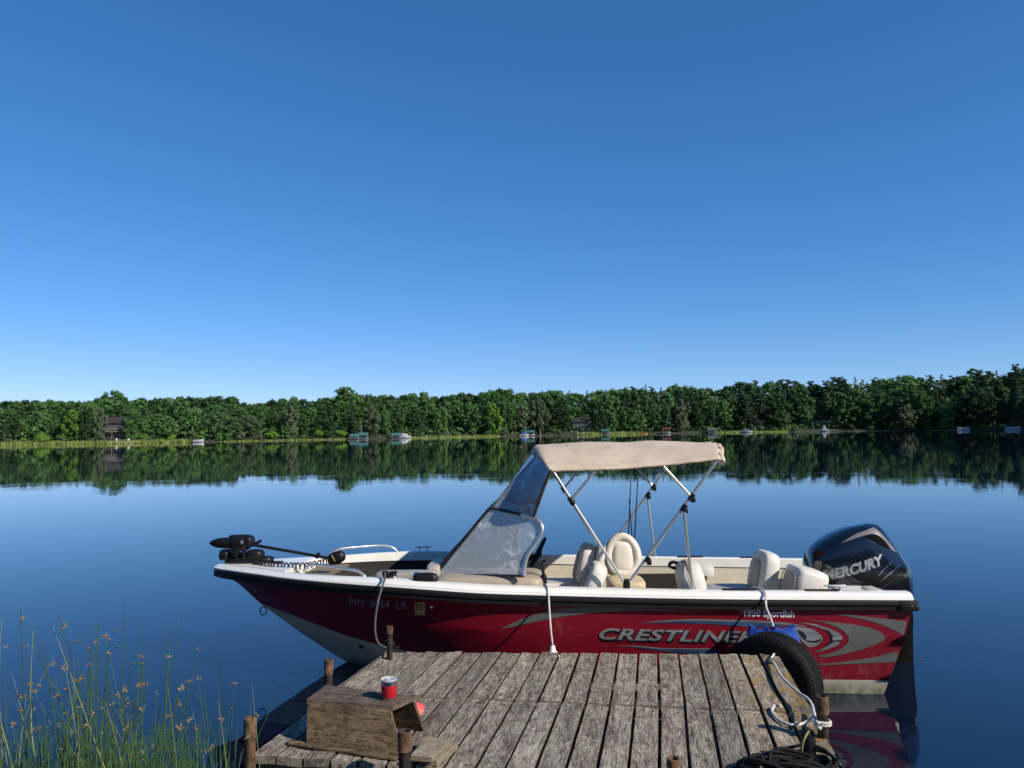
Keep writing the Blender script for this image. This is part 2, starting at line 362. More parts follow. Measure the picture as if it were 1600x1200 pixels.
# ------------------------------------------------------------------ water, shore
m, t, b = new_mat('lake_water'); N = t.nodes.new; L = t.links.new
b.inputs['Base Color'].default_value = (.003, .008, .022, 1); b.inputs['Roughness'].default_value = .012; b.inputs['IOR'].default_value = 1.62
tc = N('ShaderNodeTexCoord')
mp = N('ShaderNodeMapping'); mp.inputs['Scale'].default_value = (.9, 2.6, 1); mp.inputs['Rotation'].default_value = (0, 0, rad(18)); L(tc.outputs['Object'], mp.inputs[0])
n1 = N('ShaderNodeTexNoise'); n1.inputs['Scale'].default_value = 5.0; n1.inputs['Detail'].default_value = 3; L(mp.outputs[0], n1.inputs[0])
n2 = N('ShaderNodeTexNoise'); n2.inputs['Scale'].default_value = .22; n2.inputs['Detail'].default_value = 2; L(tc.outputs['Object'], n2.inputs[0])
b1 = N('ShaderNodeBump'); b1.inputs['Strength'].default_value = 1; b1.inputs['Distance'].default_value = .0004; L(n1.outputs['Fac'], b1.inputs['Height'])
b2 = N('ShaderNodeBump'); b2.inputs['Strength'].default_value = 1; b2.inputs['Distance'].default_value = .0022; L(n2.outputs['Fac'], b2.inputs['Height']); L(b1.outputs[0], b2.inputs['Normal'])
n3 = N('ShaderNodeTexNoise'); n3.inputs['Scale'].default_value = .35; n3.inputs['Detail'].default_value = 3; L(tc.outputs['Object'], n3.inputs[0])
pr = N('ShaderNodeMapRange'); pr.inputs['From Min'].default_value = .45; pr.inputs['From Max'].default_value = .68; pr.inputs['To Min'].default_value = .35; pr.inputs['To Max'].default_value = 1.5; L(n3.outputs['Fac'], pr.inputs[0]); L(pr.outputs[0], b1.inputs['Strength'])
L(b2.outputs[0], b.inputs['Normal'])
M['water'] = m
mb = MB(); mb.add([(-2500, -30, 0), (2500, -30, 0), (2500, 3500, 0), (-2500, 3500, 0)], [(0, 1, 2, 3)])
tag(mb.build('water', M['water'], ang=None), kind='structure')

SH_PX = [-900, -300, 0, 280, 560, 800, 1040, 1300, 1600, 1800, 2100, 2500]
SH_D = [190, 202, 212, 231, 275, 330, 385, 400, 345, 280, 190, 120]
shD = spl(SH_PX, SH_D)
def shore(px, off):
    d = shD(px); return Vector(((px-800)/FPX*(d+off), d+off, 0))
hillk = spl([-900, 0, 600, 900, 1200, 1600, 2500], [.02, .03, .045, .06, .075, .085, .08])
def groundz(px, off):
    if off <= 0: return off*.15
    return min(off*.10, 1.0)+max(0, off-6)*hillk(px)
M['shoreground'] = mat('shore_ground', (.030, .042, .014), (.016, .018, .010), .35, .95, bump=.3, detail=8)
mb = MB(); pxs = list(range(-900, 2501, 20)); offs = [-6, 0, 2, 5, 10, 16, 25, 40, 60, 90, 130, 200, 400, 900]
vs = [(*shore(px, o).xy, groundz(px, min(o, 140))+(.4*noise.noise(Vector((px*.05, o*.1, 0))) if o > 3 else 0)) for px in pxs for o in offs]
no_ = len(offs)
mb.add(vs, [(i*no_+j, (i+1)*no_+j, (i+1)*no_+j+1, i*no_+j+1) for i in range(len(pxs)-1) for j in range(no_-1)])
tag(mb.build('far_bank', M['shoreground'], ang=60), kind='structure')
# near bank behind the camera's feet
mb = MB(); mb.add([(-30, -25, 1.0), (30, -25, 1.0), (30, 0, .5), (30, 1.6, -.1), (-30, 1.6, -.1), (-30, 0, .5)], [(0, 1, 2, 5), (5, 2, 3, 4)])
tag(mb.build('near_bank', M['shoreground'], ang=None), kind='structure')

M['nearleaf'] = mat('near_foliage', (.05, .085, .02), (.03, .055, .014), .6, .8)
mb = MB(); r = random.Random(31)
for i in range(15000):
    a = r.uniform(-2.0, 2.0); d = r.uniform(24, 34)*(1+.35*abs(a)/2); x, y = d*math.sin(a)*1.5, -d*math.cos(a)*.9-3
    top = 11+3*noise.noise(Vector((a*6, 0, 0)))+1.5*noise.noise(Vector((a*17, 3, 0))); z = r.uniform(0, 1)**.8*top+1; s_ = r.uniform(.25, .6)
    nrm = Vector((r.gauss(0, .6)-x/d, r.gauss(0, .6)-y/d, r.gauss(.4, .5))).normalized(); u = nrm.orthogonal().normalized(); u = Matrix.Rotation(r.uniform(0, 6), 3, nrm) @ u; v = nrm.cross(u); c = Vector((x, y, z))
    mb.add([c+u*s_, c+v*s_*.7, c-u*s_, c-v*s_*.7], [(0, 1, 2, 3)])
tag(mb.build('near_woods', M['nearleaf'], ang=None), 'green woods on the near bank behind the dock', 'woods', kind='stuff')

# shore grass: one strip of blades nobody could count
M['shoregrass'] = mat('shore_grass', (.20, .25, .05), (.11, .16, .03), .5, .8, lo=.4, hi=.6)
mb = MB(); r = random.Random(3)
def grassfac(px):
    if px < 300: return 1.0
    if 640 < px < 780 or 350 < px < 560 : return .35 if px < 600 else .75
    if 900 < px < 1000: return 1.15
    if 1110 < px < 1230: return .9
    if px > 1240: return .10
    return .09
for i in range(15000):
    px = r.uniform(-250, 1750)
    g = grassfac(px)
    if r.random() > g: continue
    o = r.uniform(-.6, 3.4)**1.0; p = shore(px, o); h = r.uniform(.35, 1.1)*min(g, 1.0)*(1.5 if 905 < px < 995 else 1); wd = r.uniform(.12, .3); a = r.uniform(-.6, .6)
    z = max(groundz(px, o), 0)
    dx, dy = math.cos(a)*wd, math.sin(a)*wd
    mb.add([(p.x-dx, p.y-dy, z), (p.x+dx, p.y+dy, z), (p.x+r.uniform(-.1, .1), p.y+r.uniform(-.1, .1), z+h)], [(0, 1, 2)])
tag(mb.build('shore_grass', M['shoregrass'], ang=None), 'strip of yellow-green grass and reeds along the far waterline', 'grass', kind='stuff')

# ------------------------------------------------------------------ trees of the far shore
def leaf_mat(name, c1, c2, var=.5):
    m, t, b = new_mat(name); N = t.nodes.new; L = t.links.new
    oi = N('ShaderNodeObjectInfo'); geo = N('ShaderNodeNewGeometry')
    tc = N('ShaderNodeTexCoord'); no = N('ShaderNodeTexNoise'); no.inputs['Scale'].default_value = 7; L(tc.outputs['Object'], no.inputs[0])
    mx = N('ShaderNodeMix'); mx.data_type = 'RGBA'; mx.inputs[6].default_value = (*c1, 1); mx.inputs[7].default_value = (*c2, 1)
    a = N('ShaderNodeMath'); a.operation = 'MULTIPLY_ADD'; a.inputs[1].default_value = .45; L(oi.outputs['Random'], a.inputs[0])
    k = N('ShaderNodeMath'); k.operation = 'MULTIPLY'; k.inputs[1].default_value = .55; L(geo.outputs['Random Per Island'], k.inputs[0]); L(k.outputs[0], a.inputs[2])
    L(a.outputs[0], mx.inputs[0])
    hv = N('ShaderNodeHueSaturation'); L(mx.outputs[2], hv.inputs['Color'])
    v = N('ShaderNodeMapRange'); v.inputs['To Min'].default_value = 1-var*.7; v.inputs['To Max'].default_value = 1+var*.6; L(oi.outputs['Random'], v.inputs[0]); L(v.outputs[0], hv.inputs['Value'])
    L(hv.outputs[0], b.inputs['Base Color']); b.inputs['Roughness'].default_value = .6; b.inputs['Specular IOR Level'].default_value = .25
    tr = N('ShaderNodeBsdfTranslucent'); L(hv.outputs[0], tr.inputs[0]); ms = N('ShaderNodeMixShader'); ms.inputs[0].default_value = .22
    L(b.outputs[0], ms.inputs[1]); L(tr.outputs[0], ms.inputs[2]); L(ms.outputs[0], t.nodes['Material Output'].inputs[0])
    return m
M['leaf'] = leaf_mat('broad_leaves', (.036, .096, .028), (.074, .155, .040), .85)
M['leafbright'] = leaf_mat('bright_leaves', (.085, .19, .022), (.12, .24, .03), .2)
M['leafpale'] = leaf_mat('pale_leaves', (.075, .110, .052), (.10, .135, .065), .2)
M['leafblue'] = leaf_mat('dark_needles', (.026, .068, .030), (.052, .100, .040))
M['bark'] = mat('bark', (.11, .085, .065), (.05, .04, .03), 12, .9)
M['barkpale'] = mat('pale_bark', (.42, .40, .36), (.25, .23, .2), 9, .8)

def crown_from_blobs(blobs, nleaf, size, seed, mat_, droop=0):
    r = random.Random(seed); mb = MB()
    area = sum(b[1]**2 for b in blobs)
    ico = bmesh.new(); bmesh.ops.create_icosphere(ico, subdivisions=1, radius=1); iv = [v.co.copy() for v in ico.verts]; fi = [[v.index for v in f.verts] for f in ico.faces]; ico.free()
    for c, R, sz in blobs:
        mb.add([Vector((c[0]+v.x*R*.72, c[1]+v.y*R*.72, c[2]+v.z*R*.72*sz)) for v in iv], fi)
        n = int(nleaf*R*R/area)
        for _ in range(n):
            d = Vector((r.gauss(0, 1), r.gauss(0, 1), r.gauss(0, 1))).normalized()
            q = R*(.78+.32*r.random()**1.3)
            p = Vector((c[0]+d.x*q, c[1]+d.y*q, c[2]+d.z*q*sz))
            if any((Vector(((p.x-c2[0]), (p.y-c2[1]), (p.z-c2[2])/s2))).length < R2*.7 for c2, R2, s2 in blobs if c2 is not c): continue
            nrm = (d+Vector((r.gauss(0, .45), r.gauss(0, .45), r.gauss(0, .45)+.25))).normalized()
            u = nrm.orthogonal().normalized(); u = Matrix.Rotation(r.uniform(0, 6.28), 3, nrm) @ u; v = nrm.cross(u)
            s = size*r.uniform(.6, 1.35)
            mb.add([p+u*s*.5, p+v*s*.36+u*.1*s, p-u*s*.5, p-v*s*.36], [(0, 1, 2, 3)])
    return mb
PROTO = {}
def proto(kind, i):
    key = (kind, i)
    if key in PROTO: return PROTO[key]
    r = random.Random(hash(kind) % 1 + i*17+{'round': 1, 'tall': 2, 'bright': 3, 'pale': 4, 'spruce': 5, 'pine': 6, 'bush': 7, 'weep': 8}[kind]*101)
    bl = []; lm = M['leaf']; bk = M['bark']; nl = 3400; ls = .033
    if kind in ('round', 'tall', 'bright', 'pale', 'weep'):
        wd = {'round': .34, 'tall': .25, 'bright': .33, 'pale': .30, 'weep': .36}[kind]*r.uniform(.9, 1.1)
        lo = {'round': .12, 'tall': .10, 'bright': .06, 'pale': .14, 'weep': .16}[kind]
        prof = spl([0, .25, .55, .8, 1], [.55, .95, 1.0, .75, .22])
        for k in range(58):
            z = lo+(1-lo)*((k+.5)/58)**.9*.97
            t_ = (z-lo)/(1-lo); rr = wd*prof(t_)
            a = k*2.4+r.uniform(-.5, .5); q = rr*(r.uniform(.25, 1.08) if kind != 'bright' else r.uniform(.35, .95)) if t_ < .9 else rr*.4
            R = r.choice((.045, .06, .075, .10))*r.uniform(.85, 1.15)*(1.15 if t_ < .7 else .85)
            bl.append(((q*math.cos(a), q*math.sin(a), min(z, 1-R*.8)), R, r.uniform(.7, .95)))
        lm = {'bright': M['leafbright'], 'pale': M['leafpale'], 'weep': M['leafpale']}.get(kind, lm)
    elif kind == 'spruce':
        lm = M['leafblue']; nl = 2600; ls = .027
        for k in range(46):
            t_ = (k+.5)/46; z = .06+.92*t_; rr = .19*(1-t_)**.85
            for j in range(3 if t_ < .7 else 1):
                a = k*2.1+j*2.09+r.uniform(-.3, .3); q = rr*r.uniform(.55, 1)
                bl.append(((q*math.cos(a), q*math.sin(a), z-q*.25), max(.022, .052*(1-t_*.7)), .5))
    elif kind == 'pine':
        lm = M['leafblue']; nl = 3000; ls = .028
        for k in range(22):
            t_ = (k+.5)/22; z = .2+.77*t_; rr = .26*(1-.72*t_)*r.uniform(.6, 1.15)
            for j in range(4 if t_ < .8 else 2):
                a = k*2.4+j*1.57+r.uniform(-.4, .4); q = rr*r.uniform(.3, 1.05)
                bl.append(((q*math.cos(a), q*math.sin(a), z+q*.12), r.uniform(.05, .085)*(1-.35*t_), .42))
    elif kind == 'bush':
        nl = 900; ls = .10; lm = M['leafbright'] if i % 3 == 0 else (M['leafpale'] if i % 3 == 1 else M['leaf'])
        for k in range(11):
            a = r.uniform(0, 6.28); q = r.uniform(0, .5); bl.append(((q*math.cos(a), q*math.sin(a), r.uniform(.25, .75)), r.uniform(.2, .32), .85))
    root = bpy.data.objects.new('tree_source', None)
    cm = crown_from_blobs(bl, nl, ls, i*31+5, lm)
    me = bpy.data.meshes.new('crown'); me.from_pydata(cm.v, [], cm.f); me.materials.append(lm)
    tm = None
    if kind != 'bush':
        tb = MB(); bend = r.uniform(-.02, .02)
        if kind == 'weep': bk = M['barkpale']
        pts = [(bend*math.sin(z*5), bend*math.cos(z*4), z*.92-.03) for z in (0, .1, .25, .45, .7, 1)]
        tb.tube(pts, [.02, .015, .013, .011, .007, .002], 7)
        for k in range(8):
            z = r.uniform(.2, .8); a = r.uniform(0, 6.28); l = .22*(1-z*.6)
            tb.tube([(0, 0, z), (l*.5*math.cos(a), l*.5*math.sin(a), z+l*.3), (l*math.cos(a), l*math.sin(a), z+l*.55)], [.006, .004, .002], 5)
        tm = bpy.data.meshes.new('trunk'); tm.from_pydata(tb.v, [], tb.f); tm.materials.append(bk)
    PROTO[key] = (me, tm); return PROTO[key]
def plant(kind, i, p, h, label, group, rz, wide=1.0, paletrunk=False, name=None):
    me, tm = proto(kind, i)
    nm = name or {'spruce': 'spruce_tree', 'pine': 'pine_tree', 'bush': 'bush'}.get(kind, 'leafy_tree')
    o = empty(nm, p, label, 'bush' if kind == 'bush' else 'tree', group, rz)
    o.scale = (h*wide, h*wide, h)
    for nme, mm in (('crown', me), ('trunk', tm)):
        if mm is None: continue
        c = bpy.data.objects.new(nme, mm); COL.objects.link(c); c.parent = o
        if nme == 'trunk' and paletrunk:
            c.material_slots[0].link = 'OBJECT'; c.material_slots[0].material = M['barkpale']
    return o
TOP = spl([-300, -60, 0, 37, 75, 135, 155, 178, 195, 235, 270, 310, 350, 370, 400, 420, 460, 480, 515, 540, 590, 620, 660, 675, 715, 750, 785, 800, 830, 860, 900, 940, 980, 1000, 1030, 1053, 1080, 1120, 1155, 1200, 1222, 1260, 1285, 1305, 1340, 1365, 1390, 1415, 1440, 1470, 1500, 1520, 1545, 1575, 1590, 1620, 1750, 2000],
          [620, 624, 628, 625, 625, 627, 620, 617, 625, 621, 620, 621, 617, 624, 631, 624, 621, 625, 620, 614, 618, 619, 613, 620, 615, 614, 608, 611, 613, 609, 613, 610, 607, 604, 608, 602, 604, 608, 598, 597, 594, 598, 600, 589, 594, 592, 593, 585, 590, 588, 587, 580, 580, 585, 575, 576, 570, 570])
hzn = lambda px: 684-.0125*px
def topz(px, py, D): return CAMH+(hzn(px)-py)/FPX*D
LB = {'round': ('round-crowned green tree', 'leafy trees'), 'tall': ('narrow upright green tree', 'leafy trees'), 'pine': ('dark pine with layered boughs', 'pines'), 'spruce': ('dark pointed spruce', 'spruces'),
      'pale': ('greyish pale-leaved tree', 'pale trees'), 'bright': ('bright yellow-green tree', 'bright trees')}
def side(px): return 'far left shore' if px < 400 else 'mid-left far shore' if px < 820 else 'far shore above the canopy' if px < 1130 else 'shaded far right shore'
rt = random.Random(21); ntree = 0
def pick(px, row):
    u = rt.random()
    if px > 1100:
        return 'pine' if u < .40 else 'spruce' if u < .48 else 'tall' if u < .62 else 'round'
    if px > 880: return 'pine' if u < .12 else 'tall' if u < .25 else 'spruce' if u < .32 and row else 'round'
    return 'spruce' if u < .07 and row != 2 else 'tall' if u < .25 else 'pale' if u < .31 and row == 0 else 'round'
for row, (step, o0, o1, f0, f1, word) in enumerate([(21, 6, 13, .46, .82, 'front row'), (19, 18, 28, .70, .97, 'middle rows'), (15, 36, 48, .98, 1.03, 'back row along the skyline')]):
    px = -90 if row < 2 else -110
    while px < (1950 if row < 2 else 1780):
        q = px+rt.uniform(-.35, .35)*step
        px += step*(1 if q < 1640 else 1.8)*(1.0 if q > 500 else 1.12)
        if row == 0 and (165 < q < 197 or 893 < q < 918 or 1495 < q < 1512 or (545 < q < 580) or 1225 < q < 1300 or 288 < q < 300): continue
        off = rt.uniform(o0, o1); p = shore(q, off); p.z = groundz(q, off)-.1
        tz = topz(q, TOP(q), p.y); h = max(6, (tz-p.z))*rt.uniform(f0, f1)
        kind = pick(q, row)
        if kind in ('pine', 'spruce') and row == 2: h *= 1.05
        if kind == 'spruce' and row == 0: h *= .75
        a, g = LB[kind]
        wide = rt.uniform(.85, 1.2)*(1.0 if h > 9 else 1.25)
        plant(kind, rt.randrange(4 if kind in ('round', 'tall') else 2), p, h, f'{a}, {word}, {side(q)}', f'{g} in the {word} of the {side(q)}', rt.uniform(0, 6.28), wide)
        ntree += 1
# trees that stand out
for kind, i, px, off, base_h, label, wide, pale in [
    ('bright', 0, 113, 4, 9.6, 'bright green maple on the far left shore, left of the dark cabin', .95, False),
    ('weep', 0, 157, 2.5, 10.2, 'slim pale tree with a white trunk standing beside the dark cabin', .55, True),
    ('round', 1, 135, 3, 9.5, 'green tree with a bare pale lower trunk between bright maple and white-trunked tree', .7, True),
    ('bright', 1, 770, 5, 13.5, 'bright yellow-green tree at the left edge of a dark gap on the middle far shore', .85, False),
    ('pale', 0, 580, 5, 12.0, 'greyish pale tree right behind the teal boat lifts', .95, False),
    ('spruce', 0, 549, 6, 15.0, 'brownish dark spruce left of the teal boat lifts', 1.2, False),
    ('spruce', 1, 931, 4, 14.0, 'pointed dark spruce between the dark cottage and teal lift', 1.25, False),
    ('pale', 1, 455, 5, 11.0, 'pale tree with forked bare limbs on the left far shore', .75, True),
    ('weep', 1, 843, 3, 16.0, 'tree with a leaning white trunk by the blue and white boats', .7, True),
    ('pale', 1, 1065, 6, 16.5, 'pale feathery tree right above the canopy of the near boat', .8, False),
    ('pine', 0, 1162, 8, 20.0, 'big blue-green pine behind the small grassy point', 1.1, False),
    ('round', 1, 1318, 10, 18.5, 'sunlit green tree in front of the shaded right woods', .95, False),
    ('pale', 1, 1417, -1, 13.0, 'lone pale green tree overhanging the water on the right', 1.0, False),
    ('pine', 1, 1305, 42, 27.0, 'tallest spreading pine on the skyline above the white sailboat', 1.2, False),
    ('pine', 0, 1588, 30, 29.0, 'tall ragged pine topping the skyline at the right edge', .75, False),
    ('round', 2, 540, 34, 18.0, 'broad domed tree crowning the skyline above the teal lifts', 1.3, False),
    ('round', 3, 178, 30, 15.0, 'domed tree rising on the skyline above the dark cabin', .9, False)]:
    p = shore(px, off); p.z = groundz(px, off)-.1
    plant(kind, i, p, base_h, label, None, px*.7, wide, pale)
rb = random.Random(5)
for q in list(range(-40, 165, 26))+list(range(205, 540, 22))+list(range(600, 900, 27))+[990, 1015]+list(range(1100, 1235, 19))+[1330, 1365, 1395, 1450, 1475]+list(range(1515, 1580, 22)):
    q += rb.uniform(-7, 7); off = rb.uniform(2.5, 5); p = shore(q, off); p.z = groundz(q, off)-.1
    plant('bush', rb.randrange(6), p, rb.uniform(1.6, 3.6), f'low leafy bush at the waterline of the {side(q)}', f'bushes at the waterline of the {side(q)}', rb.uniform(0, 6), rb.uniform(.8, 1.3))
# the woods behind: one mass
mb = MB(); r = random.Random(9)
for i in range(5200):
    q = r.uniform(-250, 1850); off = r.uniform(54, 66) ; p = shore(q, off)
    hz = topz(q, TOP(q)+6, p.y); g = groundz(q, off); z = g+(hz-g)*r.uniform(.0, 1)**.6; s = r.uniform(1.2, 2.2)
    nrm = Vector((r.gauss(0, .5), -1+r.gauss(0, .4), r.gauss(.4, .5))).normalized(); u = nrm.orthogonal().normalized(); u = Matrix.Rotation(r.uniform(0, 6), 3, nrm) @ u; v = nrm.cross(u); c = Vector((p.x, p.y, z))
    mb.add([c+u*s, c+v*s*.7, c-u*s, c-v*s*.7], [(0, 1, 2, 3)])
tag(mb.build('distant_woods', M['leaf'], ang=None), 'dense dark woods filling in behind the rows of shore trees', 'woods', kind='stuff')
# dark undergrowth at the foot of the trees
mb = MB()
for i in range(5200):
    q = r.uniform(-250, 1850); off = r.uniform(8, 34); p = shore(q, off); g = groundz(q, off); z = g+r.uniform(0, 2.6); s = r.uniform(.4, .9)
    nrm = Vector((r.gauss(0, .6), -1, r.gauss(.5, .6))).normalized(); u = nrm.orthogonal().normalized(); u = Matrix.Rotation(r.uniform(0, 6), 3, nrm) @ u; v = nrm.cross(u); c = Vector((p.x, p.y, z))
    mb.add([c+u*s, c+v*s*.7, c-u*s, c-v*s*.7], [(0, 1, 2, 3)])
tag(mb.build('undergrowth', M['leaf'], ang=None), 'dark undergrowth between the trunks of the shore trees', 'undergrowth', kind='stuff')

# ------------------------------------------------------------------ cabins, lifts and boats of the far shore
M['darkwood'] = mat('dark_stained_siding', (.035, .026, .022), (.02, .016, .014), 4, .8, stretch=(1, 1, 6))
M['bluegrey'] = mat('blue_grey_siding', (.06, .07, .10), (.045, .05, .075), 4, .8, stretch=(1, 1, 6))
M['roofdark'] = mat('dark_shingles', (.03, .027, .028), (.02, .018, .018), 6, .9)
M['pane'] = mat('window_pane', (.05, .06, .08), None, 2, .08, spec=.8)
M['trimlight'] = mat('pale_trim', (.17, .16, .15), None, 4, .7)
M['teal'] = mat('teal_lift_canopy', (.035, .12, .115), (.03, .10, .095), 3, .6)
M['greycan'] = mat('grey_lift_canopy', (.12, .125, .14), None, 3, .6)
M['redcan'] = mat('maroon_lift_canopy', (.10, .04, .035), None, 3, .6)
M['bluecan'] = mat('blue_boat_cover', (.02, .06, .28), None, 3, .6)
M['galv'] = mat('galvanised_steel', (.38, .39, .40), None, 5, .5, .6)
M['boatwhite'] = mat('white_boat_hull', (.40, .41, .43), None, 3, .4)
M['kayako'] = mat('orange_kayak', (.55, .13, .03), None, 3, .45)
M['kayaky'] = mat('yellow_kayak', (.60, .40, .04), None, 3, .45)
M['sand'] = mat('sand', (.38, .30, .22), None, 3, .9)
def put(name, px, off, label, cat, group=None, z=None):
    p = shore(px, off); p.z = max(groundz(px, off), 0) if z is None else z
    return empty(name, p, label, cat, group, rz=math.atan2(p.x, p.y)*-1)
def cabin(px, off, W, D, Hh, wallm, label, storeys):
    c = put('cabin', px, off, label, 'cabin')
    mb = MB(); mb.box((0, 0, Hh/2), (W, D, Hh)); wl = mb.build('wall', wallm, c)
    mb = MB(); e = .6
    mb.add([(-W/2-e, -D/2-e, Hh+.02), (W/2+e, -D/2-e, Hh+.02), (W/2+e, D/2+e, Hh+.02), (-W/2-e, D/2+e, Hh+.02), (-W/2-e, 0, Hh+2), (W/2+e, 0, Hh+2)], [(0, 1, 5, 4), (2, 3, 4, 5), (0, 4, 3), (1, 2, 5), (3, 2, 1, 0)])
    mb.build('roof', M['roofdark'], c)
    sh = Hh/storeys
    for s in range(storeys):
        for k in range(3):
            x = (k-1)*W*.3
            mb = MB(); 
            for dx, dz, sx, sz in ((0, .62, 1.5, .08), (0, -.62, 1.5, .08), (-.71, 0, .08, 1.2), (.71, 0, .08, 1.2)): mb.box((x+dx, -D/2-.03, sh*s+sh*.55+dz), (sx, .08, sz))
            f = mb.build('window', M['trimlight'], c)
            mb = MB(); mb.box((x, -D/2-.02, sh*s+sh*.55), (1.36, .04, 1.18)); mb.build('pane', M['pane'], f)
        if s:
            mb = MB(); mb.box((0, -D/2-.9, sh*s-.1), (W, 1.8, .15)); mb.box((0, -D/2-1.75, sh*s+.95), (W, .08, .1))
            for k in range(13): mb.box((-W/2+W*k/12, -D/2-1.75, sh*s+.45), (.07, .07, .95))
            for k in range(4): mb.box((-W/2+.1+(W-.2)*k/3, -D/2-1.7, sh*s/2-.1), (.14, .14, sh*s-.18))
            mb.build('deck_rail', M['trimlight'], c)
    return c
cabin(181, 11, 6.2, 6, 4.6, M['darkwood'], 'dark two-storey cabin with a balcony among trees on the far left shore', 2)
cabin(906, 16, 7.5, 6, 4.5, M['bluegrey'], 'dark blue-grey cottage half hidden by trees beside the pointed spruce', 2)
def small_hull(mb, L_, W_, h, z0, mi=0, x0=0):
    n = 9; rings = []
    for i in range(n):
        t_ = i/(n-1); b_ = W_/2*(1-max(0, (t_-.45)/.55)**2)+.02; x = x0+(t_-.5)*L_
        rings.append([(x, -b_, z0+h*(1+.25*t_**2)), (x, -b_*.8, z0+h*.3), (x, 0, z0), (x, b_*.8, z0+h*.3), (x, b_, z0+h*(1+.25*t_**2))])
    mb.loft(rings, closed=True, cap=True, mi=mi)
def boat_lift(px, off, W, cm, label, cover=M['boatwhite'], hull=M['boatwhite'], group=None, h=3.0):
    o = put('boat_lift', px, off, label, 'boat lift', group, z=0)
    n = 9; rings = []
    for i in range(n):
        t_ = i/(n-1)*math.pi; y = -1.4*math.cos(t_); z = h-.5+.7*math.sin(t_)
        rings.append([(-W/2, y, z), (W/2, y, z), (W/2, y*.97, z-.06), (-W/2, y*.97, z-.06)])
    mb = MB(); mb.loft(rings); 
    for s in (-1, 1): mb.box((0, s*1.42, h-.65), (W, .04, .5))
    mb.build('canopy', cm, o)
    for x in (-W*.42, W*.42):
        for y in (-1.3, 1.3):
            mb = MB(); mb.box((x, y, (h-.5)/2-.2), (.1, .1, h-.1)); mb.build('post', M['galv'], o)
    mb = MB(); 
    for y in (-1.3, 1.3): mb.box((0, y, .3), (W*.9, .12, .12))
    mb.box((W*.4, 0, .3), (.12, 2.48, .12))
    mb.build('bunk', M['galv'], o)
    b_ = put('motor_boat', px, off, label.replace('boat lift', 'boat parked under the lift').replace('with', 'beside').split(',')[0]+', hull only', 'boat', z=0)
    mb = MB(); small_hull(mb, W*.95, 1.9, .55, .25); mb.build('hull', hull, b_)
    mb = MB(); mb.add([(W*.1, -.6, .85), (W*.1, .6, .85), (-W*.02, .55, 1.2), (-W*.02, -.55, 1.2)], [(0, 1, 2, 3)]); mb.add([(W*.1-.03, -.6, .85), (W*.1-.03, .6, .85), (-W*.02-.03, .55, 1.2), (-W*.02-.03, -.55, 1.2)], [(3, 2, 1, 0)]); mb.build('windscreen', M['pane'], b_, ang=None)
    return o, b_
def lift(px, off, W, cm, label, blabel, hull=None, h=3.0):
    o, b_ = boat_lift(px, off, W, cm, label, hull=hull or M['boatwhite'], h=h); b_['label'] = blabel
lift(553, -1, 3.2, M['teal'], 'teal-roofed boat lift, left one of a pair below the grey pale tree', 'small boat under the left teal canopy of the pair', M['greycan'], 1.7)
lift(567, -1, 3.6, M['teal'], 'teal-roofed boat lift beside a bare pole, right one of a pair', 'small boat under the teal canopy next to the bare pole', M['greycan'], 2.1)
lift(619, -1, 3.8, M['teal'], 'low green boat lift left of the red-topped white boat', 'small hull below the low green canopy', M['greycan'], 1.9)
lift(828, -1.5, 3.6, M['teal'], 'pale teal boat lift right of the bright blue covered boat', 'white boat under the pale teal canopy by the blue boat', None, 2.3)
lift(945, -1, 4.0, M['teal'], 'teal boat lift at the left end of tall reeds', 'dark boat under the teal canopy beside tall reeds', M['greycan'], 2.4)
lift(1040, -1, 4.2, M['redcan'], 'maroon boat lift on the shaded shore above the near boat canopy', 'white boat under the maroon lift canopy', None, 2.7)
lift(1112, -1, 5.0, M['greycan'], 'grey boat lift at the left end of the grassy point', 'grey boat under the grey lift canopy by the grassy point', M['greycan'], 2.2)
mb = MB(); mb.tube([(0, 0, 0), (0, 0, 5)], .09, 6); o = mb.build('mooring_pole', M['galv']); o.location = shore(564, 0); tag(o, 'bare grey pole standing between the teal boat lifts', 'pole')
# boats
def runabout(px, off, L_, label, top=None, hullm=None, cover=None, low=False):
    o = put('motor_boat', px, off, label, 'boat', z=0)
    mb = MB(); small_hull(mb, L_, 2.1, .85, -.1); mb.build('hull', hullm or M['boatwhite'], o)
    if low:
        mb = MB(); mb.box((0, 0, .62), (.25, 1.6, .05)); mb.box((L_*.25, 0, .62), (.25, 1.2, .05)); mb.build('thwart', M['sand'], o); return o
    mb = MB(); rings = [[(x, -.8*k, .86), (x, -.6*k, .86+h), (x, .6*k, .86+h), (x, .8*k, .86)] for x, k, h in ((-L_*.4, .9, .25), (-L_*.15, 1, .95), (L_*.12, .9, 1.0), (L_*.3, .55, .3))]
    mb.loft(rings); mb.build('cabin', cover or M['boatwhite'], o)
    if top: 
        mb = MB(); mb.box((-L_*.1, 0, 2.45), (L_*.45, 1.8, .12), bev=.04)
        for x in (-L_*.3, L_*.1):
            for y in (-.75, .75): mb.tube([(x, y, .9), (x, y, 2.42)], .04, 5)
        mb.build('roof', top, o)
    return o
runabout(631, -1.5, 4.8, 'white motor boat with a red roof beside the low green lift', M['redcan'])
runabout(818, -2, 3.8, 'white boat under a bright blue cover on the middle far shore', M['bluecan'], cover=M['bluecan'])
runabout(1165, -1, 5.5, 'white boat drawn up on the small grassy point', cover=M['greycan'])
runabout(310, -1.5, 3.0, 'small white rowing boat beside the dark gap in the left woods', low=True)
